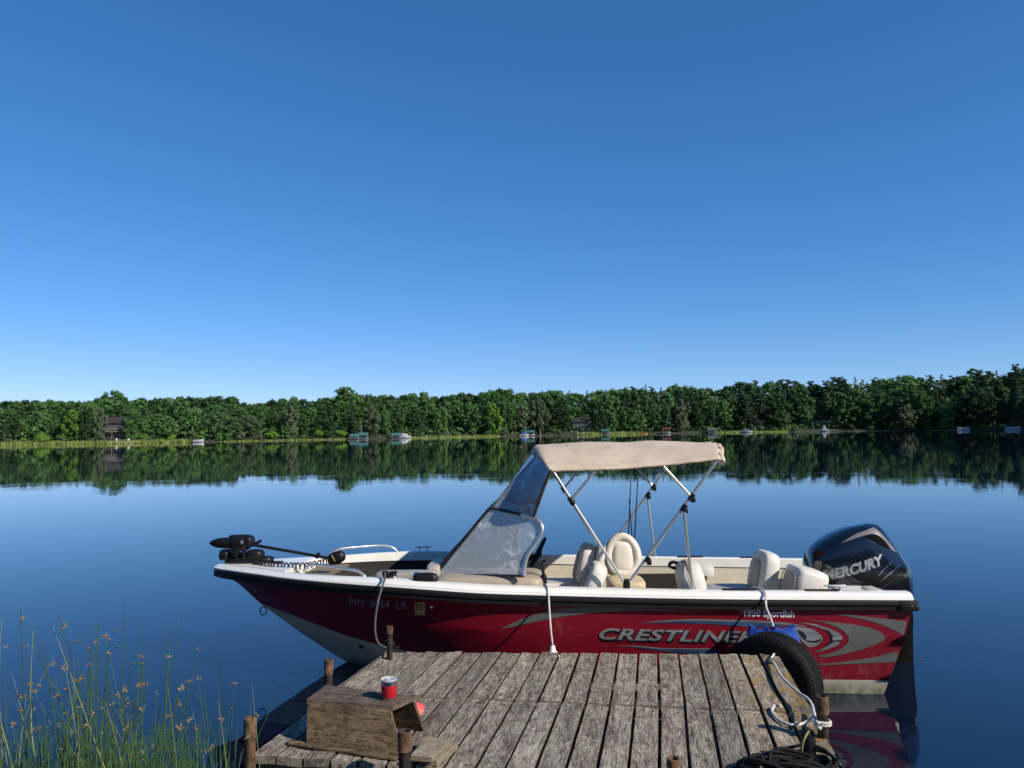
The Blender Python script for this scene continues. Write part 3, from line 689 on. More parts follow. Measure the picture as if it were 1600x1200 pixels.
def pontoon(px, off, L_, label, canopy):
    o = put('pontoon_boat', px, off, label, 'pontoon boat', z=0)
    for y in (-.9, .9):
        mb = MB(); mb.tube([(-L_/2, y, .15), (L_/2-.5, y, .15), (L_/2, y, .35)], [.33, .33, .1], 10); mb.build('float', M['galv'], o)
    mb = MB(); mb.box((0, 0, .6), (L_, 2.4, .12)); 
    for y in (-1.15, 1.15): mb.box((0, y, .98), (L_*.96, .05, .6))
    for x in (-L_*.47, L_*.47): mb.box((x, 0, .98), (.05, 2.2, .6))
    mb.build('railing', M['boatwhite'], o)
    mb = MB(); mb.sq((-L_*.28, -.5, 1.1), (1.2, .8, .75)); mb.sq((L_*.25, .5, 1.1), (1.3, .8, .7)); mb.build('seat', M['boatwhite'], o)
    if canopy:
        mb = MB(); mb.box((-L_*.1, 0, 2.6), (L_*.5, 2.2, .14), bev=.05)
        for x in (-L_*.32, L_*.12):
            for y in (-1.05, 1.05): mb.tube([(x*.6, y, .7), (x, y, 2.55)], .035, 5)
        mb.build('canopy', canopy, o)
pontoon(1503, -2, 5.2, 'white pontoon boat without a roof on the shaded right shore', None)
pontoon(1580, -2, 6.0, 'pontoon boat with a blue-grey roof at the right edge', M['greycan'])
# white sailing dinghy with heaped sail
o = put('sailing_dinghy', 1287, -6, 'white sailing dinghy with heaped sail against the dark right shore', 'sailboat', z=0)
mb = MB(); small_hull(mb, 4.6, 1.5, .7, -.08); mb.build('hull', M['boatwhite'], o)
mb = MB(); mb.loft([[(-1.3, -.4, .65), (1.2, -.3, .65), (1.0, .3, .65), (-1.2, .4, .65)], [(-1.0, -.35, 1.6), (.9, -.25, 1.5), (.7, .25, 1.5), (-.9, .35, 1.6)], [(-.4, -.2, 2.9), (.3, -.15, 2.8), (.25, .15, 2.8), (-.35, .2, 2.9)], [(-.05, -.05, 3.2), (.08, -.05, 3.2), (.08, .05, 3.2), (-.05, .05, 3.2)]]); mb.build('sail', M['boatwhite'], o)
mb = MB(); mb.tube([(0, 0, .5), (0, 0, 3.4)], .05, 6); mb.build('mast', M['galv'], o)
def kayak(px, off, m_, label, L_=3.6, grp=None):
    o = put('kayak', px, off, label, 'kayak', grp, z=None)
    mb = MB(); rings = []
    for i in range(11):
        t_ = i/10; k = math.sin(math.pi*t_)**.6*.36+.02; x = (t_-.5)*L_
        rings.append([(x, k*math.cos(a), .22+.22*math.sin(a)+.12*abs(t_-.5)) for a in [j*math.pi/4 for j in range(8)]])
    mb.loft(rings); mb.build('hull', m_, o)
    mb = MB(); mb.lathe([(.3, 0), (.33, .04), (.28, .06)], 12, Matrix.Translation((0, 0, .43))); mb.build('cockpit_rim', M['blackrub'], o)
kayak(212, .8, M['kayako'], 'orange kayak lying on the grass right of the dark cabin')
kayak(1005, .5, M['kayaky'], 'yellow kayak lying at the right end of tall reeds')
def swim_dock(px, W, label, m_):
    o = put('jetty', px, -2.5, label, 'jetty', z=0)
    mb = MB(); mb.box((0, 0, .42), (W, 1.4, .1)); mb.build('deck', m_, o)
    for x in (-W*.45, W*.45):
        for y in (-.6, .6):
            mb = MB(); mb.tube([(x, y, -.5), (x, y, .75)], .05, 6); mb.build('post', M['galv'], o)
    for k in (-.25, .2):
        c = put('garden_chair', px, -2.5, 'white chair on the jetty below the dark cabin' if px < 300 else 'pale chair on the jetty below the blue-grey cottage', 'chair', 'chairs on the jetty below the dark cabin' if px < 300 else 'chairs on the jetty below the blue-grey cottage', z=.475)
        c.location.x += k*W
        mb = MB(); mb.box((0, 0, .42), (.6, .55, .06)); mb.build('seat', M['boatwhite'], c)
        mb = MB(); mb.box((0, .28, .72), (.6, .06, .55)); mb.build('backrest', M['boatwhite'], c)
        for x in (-.26, .26):
            for y in (-.24, .24):
                mb = MB(); mb.box((x, y, .195), (.05, .05, .38)); mb.build('leg', M['boatwhite'], c)
swim_dock(193, 7.5, 'long low brown jetty below the dark cabin', M['sand'])
swim_dock(907, 6.0, 'pale jetty below the blue-grey cottage', M['trimlight'])

# ------------------------------------------------------------------ the dock
DZ = .45
def D(px, py, dz=0): return G(px, py, DZ+dz)
A_, B_ = D(605, 1018), D(1216, 1022)
C_ = D(390, 1178); JL = A_.lerp(C_, .5)
rd = (D(1322, 1200)-B_); D_ = B_ + rd*((B_.y-3.47)/(B_.y-D(1322, 1200).y))
JR = D(1272, 1113)
F_ = D(615, 1195); fr = (F_-C_); D_ = Vector((D_.x, C_.y+fr.y/fr.x*(D_.x-C_.x), DZ))
DROT = Matrix.Rotation(rad(-9.5), 3, 'Z'); DLOC = Vector((.3, 5.0, 0)); DI = DROT.transposed()
dock = empty('dock', DLOC, 'weathered grey plank dock on rusty pipe posts beside the red boat', 'dock', rz=rad(-9.5))
def dl(p): return DI @ (Vector(p)-DLOC)
r = random.Random(12)
def boards(P0, P1, Q0, Q1, n, name):
    mb = MB(); th_ = .042
    for i in range(n):
        u0, u1 = i/n, (i+1)/n; g = .0070/(P1-P0).length*(1.0)
        a0, a1 = P0.lerp(P1, u0+g*r.uniform(.7, 1.5)), P0.lerp(P1, u1-g*r.uniform(.7, 1.5))
        b0, b1 = Q0.lerp(Q1, u0+g*r.uniform(.7, 1.5)), Q0.lerp(Q1, u1-g*r.uniform(.7, 1.5))
        e = (a0-b0).normalized()*r.uniform(-.016, .010); a0, a1 = a0+e, a1+e
        zz = r.uniform(-.004, .003); tl = r.uniform(-.0035, .0035)
        K = 14; rings = []
        side_ = (a1-a0).normalized()
        ph = r.uniform(0, 50)
        for k in range(K+1):
            t_ = k/K; p, q = b0.lerp(a0, t_), b1.lerp(a1, t_); w1 = .0022*noise.noise(Vector((ph, t_*5, 0))); w2 = .0022*noise.noise(Vector((ph+9, t_*5, 0)))
            p = p+side_*w1; q = q+side_*w2; wv = .002*noise.noise(Vector((ph+20, t_*3, 1)))
            cup = .0025*r.random()*0+.0016
            z0, z1 = DZ+zz-tl+wv, DZ+zz+tl+wv; c = .003
            P = lambda s_, z: dl(p.lerp(q, s_).xy.to_3d()+Vector((0, 0, z)))
            wd = (q-p).length; cs = c/wd
            rings.append([P(0, z0-th_), P(0, z0-c), P(cs, z0), P(.3, z0-cup), P(.7, z1-cup), P(1-cs, z1), P(1, z1-c), P(1, z1-th_)])
        f0 = len(mb.f); mb.loft(rings)
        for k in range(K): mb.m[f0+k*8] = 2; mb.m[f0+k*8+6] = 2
        for s0 in (.06, .94):
            for w0 in (.25, .75):
                p = b0.lerp(a0, s0+r.uniform(-.008, .008)).lerp(b1.lerp(a1, s0), w0+r.uniform(-.05, .05)); mb.lathe([(.0052, -.003), (.0050, .0022), (.002, .0026)], 8, Matrix.Translation(dl(p.xy.to_3d()+Vector((0, 0, DZ+zz+.0005)))), mi=1)
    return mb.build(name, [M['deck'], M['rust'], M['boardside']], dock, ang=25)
gap = (JL-A_).normalized()*.017
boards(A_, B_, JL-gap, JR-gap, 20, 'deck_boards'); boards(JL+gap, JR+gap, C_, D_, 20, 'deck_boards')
def beam(p, q, wd, z0, z1, name='beam'):
    p, q = dl(p), dl(q); d = (q-p).normalized(); s_ = Vector((-d.y, d.x, 0))*wd/2
    mb = MB(); mb.hexa([Vector((*(p-s_).xy, z0)), Vector((*(q-s_).xy, z0)), Vector((*(q+s_).xy, z0)), Vector((*(p+s_).xy, z0)), Vector((*(p-s_).xy, z1)), Vector((*(q-s_).xy, z1)), Vector((*(q+s_).xy, z1)), Vector((*(p+s_).xy, z1))])
    return mb.build(name, M['beam'], dock, ang=30)
zt = DZ-.05
for (p, q) in ((A_.lerp(C_, .04), B_.lerp(D_, .04)), (JL-gap*4, JR-gap*4), (JL+gap*6, JR+gap*6), (C_.lerp(A_, .03), D_.lerp(B_, .03))):
    beam(p.lerp(q, .01), q.lerp(p, .008), .045, zt-.13, zt)
beam(A_.lerp(B_, .012)+Vector((0, -.12, 0)), C_.lerp(D_, .012)+Vector((0, .12, 0)), .045, zt-.12, zt-.004)
beam(B_.lerp(A_, .010)+Vector((0, -.12, 0)), D_.lerp(C_, .010)+Vector((0, .12, 0)), .045, zt-.12, zt-.004)
def post(px, py, z, rr, ms, label, tall=.09):
    p = G(px, py, z); q = dl((p.x, p.y, 0)); mb = MB()
    Mx = Matrix.Translation((q.x, q.y, 0)) @ Matrix.Rotation(rad(random.Random(px).uniform(-1.5, 1.5)), 4, 'X')
    mb.lathe([(rr, -1.0), (rr, z-tall-.004), (rr*1.1, z-tall), (rr*1.1, z-.004), (rr*1.05, z), (rr*.82, z), (rr*.8, z-.12)], 16, Mx, cap=True)
    o = mb.build('post', ms, dock, ang=40); tag(o, label)
    mb = MB(); mb.lathe([(rr*1.16, z-tall), (rr*1.16, z-.001), (rr*1.06, z+.001), (rr*1.06, z-.03)], 16, Mx, cap=False); mb.build('collar', M['rust'], o, ang=40)
    return p
post(512, 1031, .66, .024, M['rustdark'], 'rusty-topped dark pipe post by the far left corner')
post(391, 1122, .66, .027, M['rust'], 'brown rusty pipe post at the near left corner')
post(632, 1142, .66, .029, M['rustdark'], 'dark rusty pipe post in front of the wooden box')
post(1052, 1183, .55, .027, M['rust'], 'short rusty pipe stub at the near edge', .06)
post(609, 978, .68, .021, M['rustdark'], 'thin pipe post at the far left corner', .05)
post(1284, 1087, .66, .028, M['rustdark'], 'dark pipe post wrapped in white rope')
post(1208, 980, .565, .020, M['rustdark'], 'short pipe post behind the tyre', .05)

# wooden box seat on the dock
def crate():
    q = [D(482, 1166), D(632, 1187), D(662, 1160), None]
    ft = .20
    T = [G(484, 1092, DZ+ft), G(612, 1103, DZ+ft), G(645, 1088, DZ+ft), G(512, 1071, DZ+ft)]
    q[3] = Vector((T[3].x-.02, T[3].y+.03, DZ)); q[2] = Vector((T[2].x+.05, T[2].y+.04, DZ))
    org = sum((p for p in q), Vector())/4; d = (q[1]-q[0]); an = math.atan2(d.y, d.x); Rm = Matrix.Rotation(-an, 3, 'Z')
    l = lambda p: Rm @ (p-Vector((org.x, org.y, DZ)))
    c = empty('wooden_box', (org.x, org.y, DZ+.002), 'old brown wooden box with open end, carrying a red tumbler', 'box', rz=an)
    b0, b1, b2, b3 = map(l, q); t0, t1, t2, t3 = map(l, T)
    def panel(name, p, r_, s_, u, th_, m_):
        n = ((r_-p).cross(u-p)).normalized()*th_; K = 10
        mb = MB(); ra = random.Random(len(name)*7)
        rings = []
        for k in range(K+1):
            t_ = k/K; lo = p.lerp(r_, t_); hi = u.lerp(s_, t_); jit = lambda: Vector((0, 0, ra.uniform(-.003, .003)))
            rings.append([lo+jit(), hi+jit(), hi+n, lo+n])
        mb.loft(rings); return mb.build(name, m_, c, ang=25)
    up = Vector((0, 0, .024))
    panel('front_board', b0, b1, t1-up, t0-up, .022, M['crate'])
    panel('back_board', b2, b3, t3-up, t2-up, .022, M['crate'])
    mb = MB(); ra = random.Random(4); rings = []
    for k in range(13):
        t_ = k/12; f = t0.lerp(t1, t_); bk = t3.lerp(t2, t_); nz = lambda s_: Vector((0, .004*noise.noise(Vector((t_*9, s_, 0))), .003*noise.noise(Vector((t_*7, s_, 3)))))
        rings.append([f-up+nz(1)+Vector((0, -.012, 0)), f+nz(2)+Vector((0, -.012, 0)), f.lerp(bk, .5)+nz(5), bk+nz(3), bk-up+nz(4)])
    rings[0] = [p+Vector((-.01, 0, 0)) for p in rings[0]]; rings[-1] = [p+Vector((.01, 0, 0)) for p in rings[-1]]
    mb.loft(rings); mb.build('top_board', M['crate_top'], c, ang=25)
    m0 = b0.lerp(b3, .5)
    mb = MB(); mb.hexa([b0+Vector((.02, .03, .002)), b0+Vector((.045, .03, .002)), b3+Vector((.055, -.03, .002)), b3+Vector((.03, -.03, .002)), t0+Vector((.02, .03, -.026)), t0+Vector((.045, .03, -.026)), t3+Vector((.055, -.03, -.026)), t3+Vector((.03, -.03, -.026))]); mb.build('end_board', M['crate'], c, ang=25)
    # knotted cord hanging at the front
    f = lambda u, v: b0.lerp(b1, u).lerp(t0.lerp(t1, u), v)+Vector((0, -.006, 0))
    mb = MB(); mb.tube(smooth_path([f(.60, .93), f(.72, .72), f(.80, .52), f(.88, .38), f(.93, .33)]), .0035, 6); mb.tube(smooth_path([f(.70, .60), f(.76, .45), f(.80, .36), f(.86, .33), f(.92, .37), f(.91, .22), f(.93, .10)]), .004, 6); mb.tube(smooth_path([f(.93, .36), f(.945, .25), f(.94, .12)]), .006, 6)
    mb.build('cord', M['crate'], c, ang=40)
    return T, org
T, _org = crate()
# red tumbler on the box
mp_ = G(608, 1092, DZ+.202)
c = empty('tumbler', mp_, 'red steel tumbler with clear lid on the wooden box', 'cup')
mb = MB(); mb.lathe([(.036, .012), (.038, .016), (.0425, .072), (.0425, .076)], 32, cap=False); mb.build('body', M['mugred'], c, ang=30)
mb = MB(); mb.lathe([(.033, .0), (.0362, .002), (.0365, .012), (.034, .012)], 32); mb.build('base_ring', M['steel'], c, ang=30)
mb = MB(); mb.lathe([(.0427, .076), (.0435, .080), (.0435, .094), (.041, .096), (.039, .094), (.037, .02), (.0, .02)], 32, cap=False); mb.build('rim', M['steel'], c, ang=30)
mc, tt, bb = new_mat('clear_lid'); bb.inputs['Base Color'].default_value = (.85, .87, .9, 1); bb.inputs['Roughness'].default_value = .05; bb.inputs['Alpha'].default_value = .35
mb = MB(); mb.lathe([(.041, .095), (.0432, .098), (.0432, .104), (.040, .106), (.037, .101), (.0, .100)], 32, cap=False); mb.box((0, -.008, .106), (.02, .034, .008), bev=.002); mb.build('lid', mc, c, ang=30)
# red cone behind the box
pc = D(655, 1130)
c = MB(); Mx = Matrix.Rotation(rad(-38), 4, 'Y') @ Matrix.Rotation(rad(15), 4, 'X')
c.lathe([(.062, 0), (.060, .006), (.040, .055), (.016, .11), (.010, .125), (.008, .125)], 22, Mx)
o = c.build('plastic_cone', M['pinkred'], ang=40); o.location = pc+Vector((-.02, .02, .045)); tag(o, 'faded red plastic cone lying behind the wooden box', 'cone')
# loose timber stubs and the strip under the box
def slab(name, label, pts, z0, z1, m_, cat='timber'):
    ctr = sum((Vector(p) for p in pts), Vector())/len(pts); an = math.atan2(pts[1].y-pts[0].y, pts[1].x-pts[0].x); Rm = Matrix.Rotation(-an, 3, 'Z'); ctr = Vector((ctr.x, ctr.y, z0))
    l = [Rm @ (Vector((p.x, p.y, 0))-Vector((ctr.x, ctr.y, 0))) for p in pts]
    mb = MB(); mb.hexa([p for p in l]+[p+Vector((0, 0, z1-z0)) for p in l])
    o = mb.build(name, m_, ang=25); bv = o.modifiers.new('bevel', 'BEVEL'); bv.width = .003; bv.segments = 2
    o.location = ctr; o.rotation_euler.z = an; tag(o, label, cat)
slab('timber_offcut', 'grey timber offcut lying under the knotted pale block', [D(655, 1196), D(683, 1199), D(716, 1172), D(690, 1166)], DZ+.003, DZ+.034, M['stub'])
slab('timber_offcut', 'pale knotted timber block resting on top of another offcut', [G(641, 1189, DZ+.036), G(676, 1192, DZ+.036), G(705, 1166, DZ+.036), G(668, 1158, DZ+.036)], DZ+.036, DZ+.064, M['stub'])
slab('wood_strip', 'long brown splintered strip along the near left foot of the box', [D(449, 1166), D(620, 1191), D(622, 1187), D(452, 1160)], DZ+.004, DZ+.018, M['crate'], 'wood strip')

# ------------------------------------------------------------------ the boat
boat = empty('fishing_boat', BOAT_LOC, 'red and white fishing boat with beige canopy moored along the dock', 'boat')
boat.rotation_euler = (HEEL, 0, math.pi-TH)
RZ = spl([0, 1.7, 3.2, 4.07, 4.5, 5.0, 5.4, 5.82], [.70, .728, .772, .815, .825, .83, .835, .835])
RB = spl([0, 1.7, 3.2, 3.7, 4.07, 4.5, 4.95, 5.3, 5.58, 5.72, 5.79, 5.82], [1.05, 1.10, 1.10, 1.06, .995, .865, .65, .43, .235, .12, .05, .0])
LV = [dict(x=(.045, 5.82), y=RB, z=RZ),
      dict(x=(.11, 5.60), y=spl([.1, 2, 3.2, 3.7, 4.1, 4.5, 5.0, 5.3, 5.60], [1.01, 1.045, 1.015, .945, .845, .70, .43, .24, 0]), z=spl([.1, 2, 3.4, 4.4, 5.0, 5.6], [.40, .43, .49, .56, .62, .69])),
      dict(x=(.205, 5.40), y=spl([.15, 2.5, 3.4, 4.18, 4.54, 4.93, 5.2, 5.40], [.93, .95, .86, .66, .51, .32, .14, 0]), z=spl([.15, 2.5, 3.4, 4.18, 4.54, 4.93, 5.2, 5.4], [.085, .125, .20, .30, .36, .445, .49, .515])),
      dict(x=(.23, 5.02), y=spl([.2, 2.5, 3.4, 4.0, 4.5, 5.02], [.885, .90, .76, .56, .29, 0]), z=spl([.2, 2.5, 3.4, 4.2, 4.6, 5.02], [-.03, .01, .07, .14, .19, .25])),
      dict(x=(.26, 4.98), y=spl([0, 5], [0, 0]), z=spl([0, 3, 4.0, 4.5, 4.7, 4.82, 4.98], [-.34, -.31, -.2, -.05, .05, .125, .225]))]
NS = 64
def lvpt(k, s):
    l = LV[k]; g = 1-(1-s)**1.5; x = l['x'][0]+(l['x'][1]-l['x'][0])*g
    return Vector((x, max(l['y'](x), 0), l['z'](x)))
hull = MB(); SUB = 5
for sgn in (1, -1):
    rows = []; mis = []
    for k in range(4):
        for j in range(SUB):
            t_ = j/SUB; row = []
            for i in range(NS+1):
                s = i/NS; p = lvpt(k, s).lerp(lvpt(k+1, s), t_)
                if k == 0: p.y = max(p.y-.012*math.sin(math.pi*t_)*s*1.5, 0)
                row.append(Vector((p.x, sgn*p.y, p.z)))
            rows.append(row); mis.append(0 if k < 2 else 1)
    rows.append([Vector((lvpt(4, i/NS).x, 0, lvpt(4, i/NS).z)) for i in range(NS+1)])
    n1 = NS+1
    for a in range(len(rows)-1):
        hull.add(rows[a]+rows[a+1], [(i, i+1, n1+i+1, n1+i) for i in range(NS)], mis[a])
    # half of the transom
    st = [lvpt(k, 0) for k in range(5)]; st = [Vector((p.x, sgn*p.y, p.z)) for p in st]
    hull.add([Vector((st[0].x, 0, st[0].z))]+st, [(0, 1, 2, 3, 4, 5)], 0)
hull_o = hull.build('hull', [M['red'], M['hullwhite']], boat, ang=9, merge=True)
_bm = bmesh.new(); _bm.from_mesh(hull_o.data); HBVH = BVHTree.FromBMesh(_bm)
def hully(x, z):
    h = HBVH.ray_cast(Vector((x, 3, z)), Vector((0, -1, 0)))
    return h[0].y if h[0] is not None and h[0].y > 0 else 1.0
def HP(px, py): return BS(px, py, hully, 1.0)
# rub rail
mb = MB()
for sgn in (1, -1):
    rings = []
    for i in range(NS+1):
        p = lvpt(0, i/NS); y = p.y; z = p.z; f = 1 if y > .03 else y/.03
        rings.append([Vector((p.x+(.02 if i == NS else 0), sgn*(y+a*f), z+b_)) for a, b_ in ((.003, -.070), (.018, -.066), (.020, -.035), (.030, -.030), (.034, -.012), (.028, .002), (.004, .003))])
    mb.loft(rings, closed=True)
mb.build('rub_rail', M['blackrub'], boat, ang=40)
e0 = lvpt(0, 0)
for sgn in (1, -1):
    mb = MB(); mb.box((e0.x+.045, sgn*(e0.y+.012), e0.z-.032), (.15, .062, .076), bev=.014)
    for dx in (-.03, .01): mb.lathe([(.007, 0), (.005, .004)], 10, Matrix.Translation((e0.x+.02+dx, sgn*(e0.y+.043), e0.z-.03)) @ Matrix.Rotation(-sgn*math.pi/2, 4, 'X'), mi=1)
    mb.build('corner_cap', [M['blackrub'], M['alu']], boat, ang=40)
# gunwale cap and fore deck
mb = MB()
for sgn in (1, -1):
    rings = []
    for i in range(NS+1):
        p = lvpt(0, i/NS); y, z = p.y, p.z; inn = .135
        prof = ((.004, .004), (.016, .008), (.014, .016), (.009, .018), (.008, .028), (-.008, .045), (-.032, .056), (-.08, .060), (-inn+.02, .060), (-inn, .050), (-inn, -.03))
        kk = 1.0-.35*min(1, max(0, (p.x-4.0)/.8))
        rings.append([Vector((p.x+max(0, (a-.0))*(1 if i > NS-6 else 0), sgn*max(y+a, 0.0), z+b_*(kk if b_ > .02 else 1))) for a, b_ in prof])
    mb.loft(rings, closed=False, cap=False)
    # stern end
    mb.add(rings[0], [tuple(range(len(rings[0])))])
mb.build('gunwale', M['white'], boat, ang=28)
def inner(x): return max(RB(x)-.137, 0)
def inside(x, z):
    if z > RZ(x)-.06: return inner(x)+.03
    h = HBVH.ray_cast(Vector((x, 3, z)), Vector((0, -1, 0)))
    return min(inner(x), h[0].y-.03) if h[0] is not None and h[0].y > .03 else 0.0
def deckmesh(name, x0, x1, z, m_, n=16, dz=0):
    mb = MB(); rings = []
    for i in range(n+1):
        x = x0+(x1-x0)*i/n; zz = (RZ(x)+z if z > 0 else -z); yy = max(inside(x, zz-.03)+(.004 if z > 0 else 0), .001)
        rings.append([(x, -yy, zz), (x, yy, zz), (x, yy, zz-.02), (x, -yy, zz-.02)])
    mb.loft(rings); return mb.build(name, m_, boat, ang=30)
deckmesh('bow_deck', 5.02, 5.72, .045, M['white']); deckmesh('casting_deck', 4.74, 5.02, -.785, M['carpet']); deckmesh('bow_floor', 3.68, 4.75, -.52, M['darkliner']); deckmesh('floor', .26, 3.75, -.20, M['carpet'])
mb = MB(); mb.box((5.025, 0, .825), (.02, 2*inner(5.02)-.01, .09)); mb.build('deck_step', M['white'], boat)
mb = MB(); mb.box((4.75, 0, .66), (.02, 2*inside(4.75, .55)-.02, .24)); mb.build('bow_bulkhead', M['darkliner'], boat)
for nm, x0, x1, m_, zf in (('bow_liner', 3.7, 5.06, M['darkliner'], .51), ('cockpit_liner', .12, 3.7, M['cream'], .18)):
    mb = MB()
    for sgn in (1, -1):
        rings = []
        for i in range(25):
            x = x0+(x1-x0)*i/24; yy = inner(x)+.002; z = RZ(x)
            rings.append([(x, sgn*min(yy+o_, max(inside(x, zq)+.012, .001)), zq) for o_, zq in ((.006, z+.02), (.010, z-.05), (.012, z-.16), (.010, max(zf, z-.17)), (-.01, zf))])
        mb.loft(rings, closed=False, cap=False); mb.build(nm, m_, boat, ang=30); mb = MB()
mb = MB(); 
for sgn in (1, -1): mb = MB(); mb.box((1.72, sgn*.895, .46), (.62, .05, .34)); mb.build('side_locker', M['darkliner'], boat)
mb = MB(); mb.box((.235, 0, .44), (.27, 1.72, .50), bev=.03); mb.box((.12, -.62, .70), (.12, .5, .16), bev=.03); mb.box((.12, .62, .66), (.12, .5, .10), bev=.03); mb.build('aft_deck', M['white'], boat)
mb = MB(); mb.box((.70, 0, .33), (.66, 1.70, .26), bev=.03); mb.build('aft_bench_base', M['cream'], boat)
mb = MB(); mb.box((1.18, -.925, .645), (.13, .012, .09), bev=.004); mb.build('switch_plate', M['white'], boat)

# consoles
cons = MB(); cons.sq((3.27, .63, .66), (.88, .60, .44), e=.22)
pc_ = cons.build('console', M['beige'], boat, ang=60)
mb = MB(); mb.sq((3.27, -.63, .64), (.88, .60, .44), e=.22); mb.build('console', M['beige'], boat, ang=60)
mb = MB(); mb.sq((3.735, .44, .825), (.12, .54, .24), e=.28); mb.build('console_shoulder', M['vinylgrey'], boat, ang=60)  # white shoulder coloured grey to stand in for the shade on it
mb = MB(); mb.sq((3.95, .745, .855), (.48, .20, .10), e=.3); mb.build('bow_cushion', M['vinylgrey'], boat, ang=60)

# windscreen
def wingy(x, z): return .985-.45*(x-2.95)-.25*(z-.9)
WP = [(683, 896), (690, 882), (703, 865), (730, 836), (750, 812), (764, 796), (769, 794), (790, 798), (815, 804), (834, 809), (842, 814), (847, 823), (846, 833), (839, 846), (829, 860), (823, 872), (820, 886), (818.5, 900), (760, 899), (700, 899), (687, 899)]
wp = [BS(*q, wingy) for q in WP]
wsh = None
def flatmesh(pts, th_=.004):
    n = len(pts); mb = MB(); q = [p+Vector((0, -th_, 0)) for p in pts]
    mb.add(list(pts)+q, [tuple(range(n)), tuple(range(2*n-1, n-1, -1))]+[(i, (i+1) % n, n+(i+1) % n, n+i) for i in range(n)]); return mb
def mir(p): return Vector((p.x+(.12 if p.x < 3.05 else .05 if p.x < 3.2 else 0), -p.y, p.z))
for side_ in (1, -1):
    f_ = (lambda p: p) if side_ == 1 else mir
    wq = [f_(p) for p in wp]
    g = flatmesh(wq if side_ == 1 else wq[::-1]).build('side_window', M['glass'], boat, ang=30)
    mb = MB(); mb.tube(wq[16:]+wq[:9], .0115, 8); mb.build('dark_frame', M['frame'], g, ang=60)
    mb = MB(); mb.tube(smooth_path(wq[8:18], 3), .0155, 10); mb.build('bright_frame', M['alu'], g, ang=60)
fb, ft_ = wp[0], wp[5]
for a, b_ in ((1, .42), (.42, -.42), (-.42, -1)):
    pt = lambda base, k, out: Vector((base.x+out*(1-k*k), base.y*k, base.z-.02*(1-k*k)))
    P = [pt(fb, a, .05), pt(fb, b_, .05), pt(ft_, b_, .03), pt(ft_, a, .03)]
    mb = MB(); mb.add(P+[p+Vector((-.004, 0, 0)) for p in P], [(0, 1, 2, 3), (7, 6, 5, 4)]); g = mb.build('front_window', M['glass'], boat, ang=30)
    mb = MB(); mb.tube([P[0], P[1], P[2], P[3]], .011, 8, closed=True); mb.build('dark_frame', M['frame'], g, ang=60)

# clear weather curtain between windscreen and canopy
tb0, tb1 = wp[6], wp[9]
def hoop(v):          # front hoop of the canopy, v 0 = middle, 1 = port edge
    return Vector((2.925-.168*abs(v)**2, 1.05*v, 1.845-.135*abs(v)**2.4))
def curtain(u, s):
    bq = tb0.lerp(tb1, u); tq = hoop(.50+.50*u)
    p = bq.lerp(tq, s); p.y += .02*math.sin(math.pi*s); p.x += .012*math.sin(math.pi*s)+.004*math.sin(u*9+s*5); return p
for side_ in (1, -1):
    f_ = (lambda p: p) if side_ == 1 else (lambda p: Vector((p.x-.012, -p.y, p.z)))
    K = 12; mb = MB(); vs = [f_(curtain(i/K, j/K)) for j in range(K+1) for i in range(K+1)]
    mb.add(vs, [(j*(K+1)+i, j*(K+1)+i+1, (j+1)*(K+1)+i+1, (j+1)*(K+1)+i) for j in range(K) for i in range(K)])
    o = mb.build('side_curtain', M['vinylclear'], boat, ang=60)
    for nm, pts, rr in (('edge_binding', [f_(curtain(1, j/K)) for j in range(K+1)], .013), ('zip_binding', [f_(curtain(i/K, .0)) for i in range(K+1)], .011), ('edge_binding', [f_(curtain(0, j/K)) for j in range(K+1)], .006)):
        mb = MB(); mb.tube(pts, rr, 6); mb.build(nm, M['canvasdark'], o, ang=60)
mb = MB(); K = 10; vs = []
for j in range(K+1):
    for i in range(K+1):
        v = -.5+i/K; bq = Vector((tb0.x+.03*(1-(2*v)**2), tb0.y*2*v, tb0.z-.02*(1-4*v*v))); vs.append(bq.lerp(hoop(v), j/K))
mb.add(vs, [(j*(K+1)+i, j*(K+1)+i+1, (j+1)*(K+1)+i+1, (j+1)*(K+1)+i) for j in range(K) for i in range(K)]); mb.build('front_curtain', M['vinylclear'], boat, ang=60)

# canopy
edz = spl([0, .35, .7, 1], [1.708, 1.715, 1.745, 1.783]); 
def can(u, v):
    xe = 2.757+(1.475-2.757)*u; xc = 2.87+(1.34-2.87)*u; zc = 1.925+.018*math.sin(math.pi*u)-.004*math.cos(u*6.28*2)
    a = abs(v); p = Vector((xe+(xc-xe)*(1-a*a), 1.05*v, zc-(zc-edz(u))*a**2.3))
    p.z += .007*noise.noise(Vector((u*5, v*2.2, 1)))*(1-a**4)+.0045*noise.noise(Vector((u*15+v*7, v*5, 4)))-.004*math.sin(math.pi*(u*3 % 1))*(1-a**3)
    p.y += .006*noise.noise(Vector((u*9, 3, 2)))*a
    return p
mb = MB(); KU, KV = 48, 40; rows = []
lip = []
for j in range(KV+1):
    v = -1+2*j/KV; p = hoop(v); lip.append(p)
rows.append(lip)
for k in (.33, .66): rows.append([lip[j].lerp(can(0, -1+2*j/KV), k)+Vector((.012, 0, .006)) for j in range(KV+1)])
for i in range(KU+1): rows.append([can(i/KU, -1+2*j/KV) for j in range(KV+1)])
for k, (dx, dz) in enumerate(((-.02, -.008), (-.032, -.022), (-.034, -.036), (-.026, -.046))):
    rows.append([can(1, -1+2*j/KV)+Vector((dx, 0, dz))+Vector((.008*noise.noise(Vector((j*.9, k, 0))), 0, .008*noise.noise(Vector((j*.7, k, 5))))) for j in range(KV+1)])
mb.loft(rows, closed=False, cap=False)
cano = mb.build('canopy', M['canvas'], boat, ang=70)
sm = cano.modifiers.new('solidify', 'SOLIDIFY'); sm.thickness = .006; sm.offset = 1
mb = MB(); 
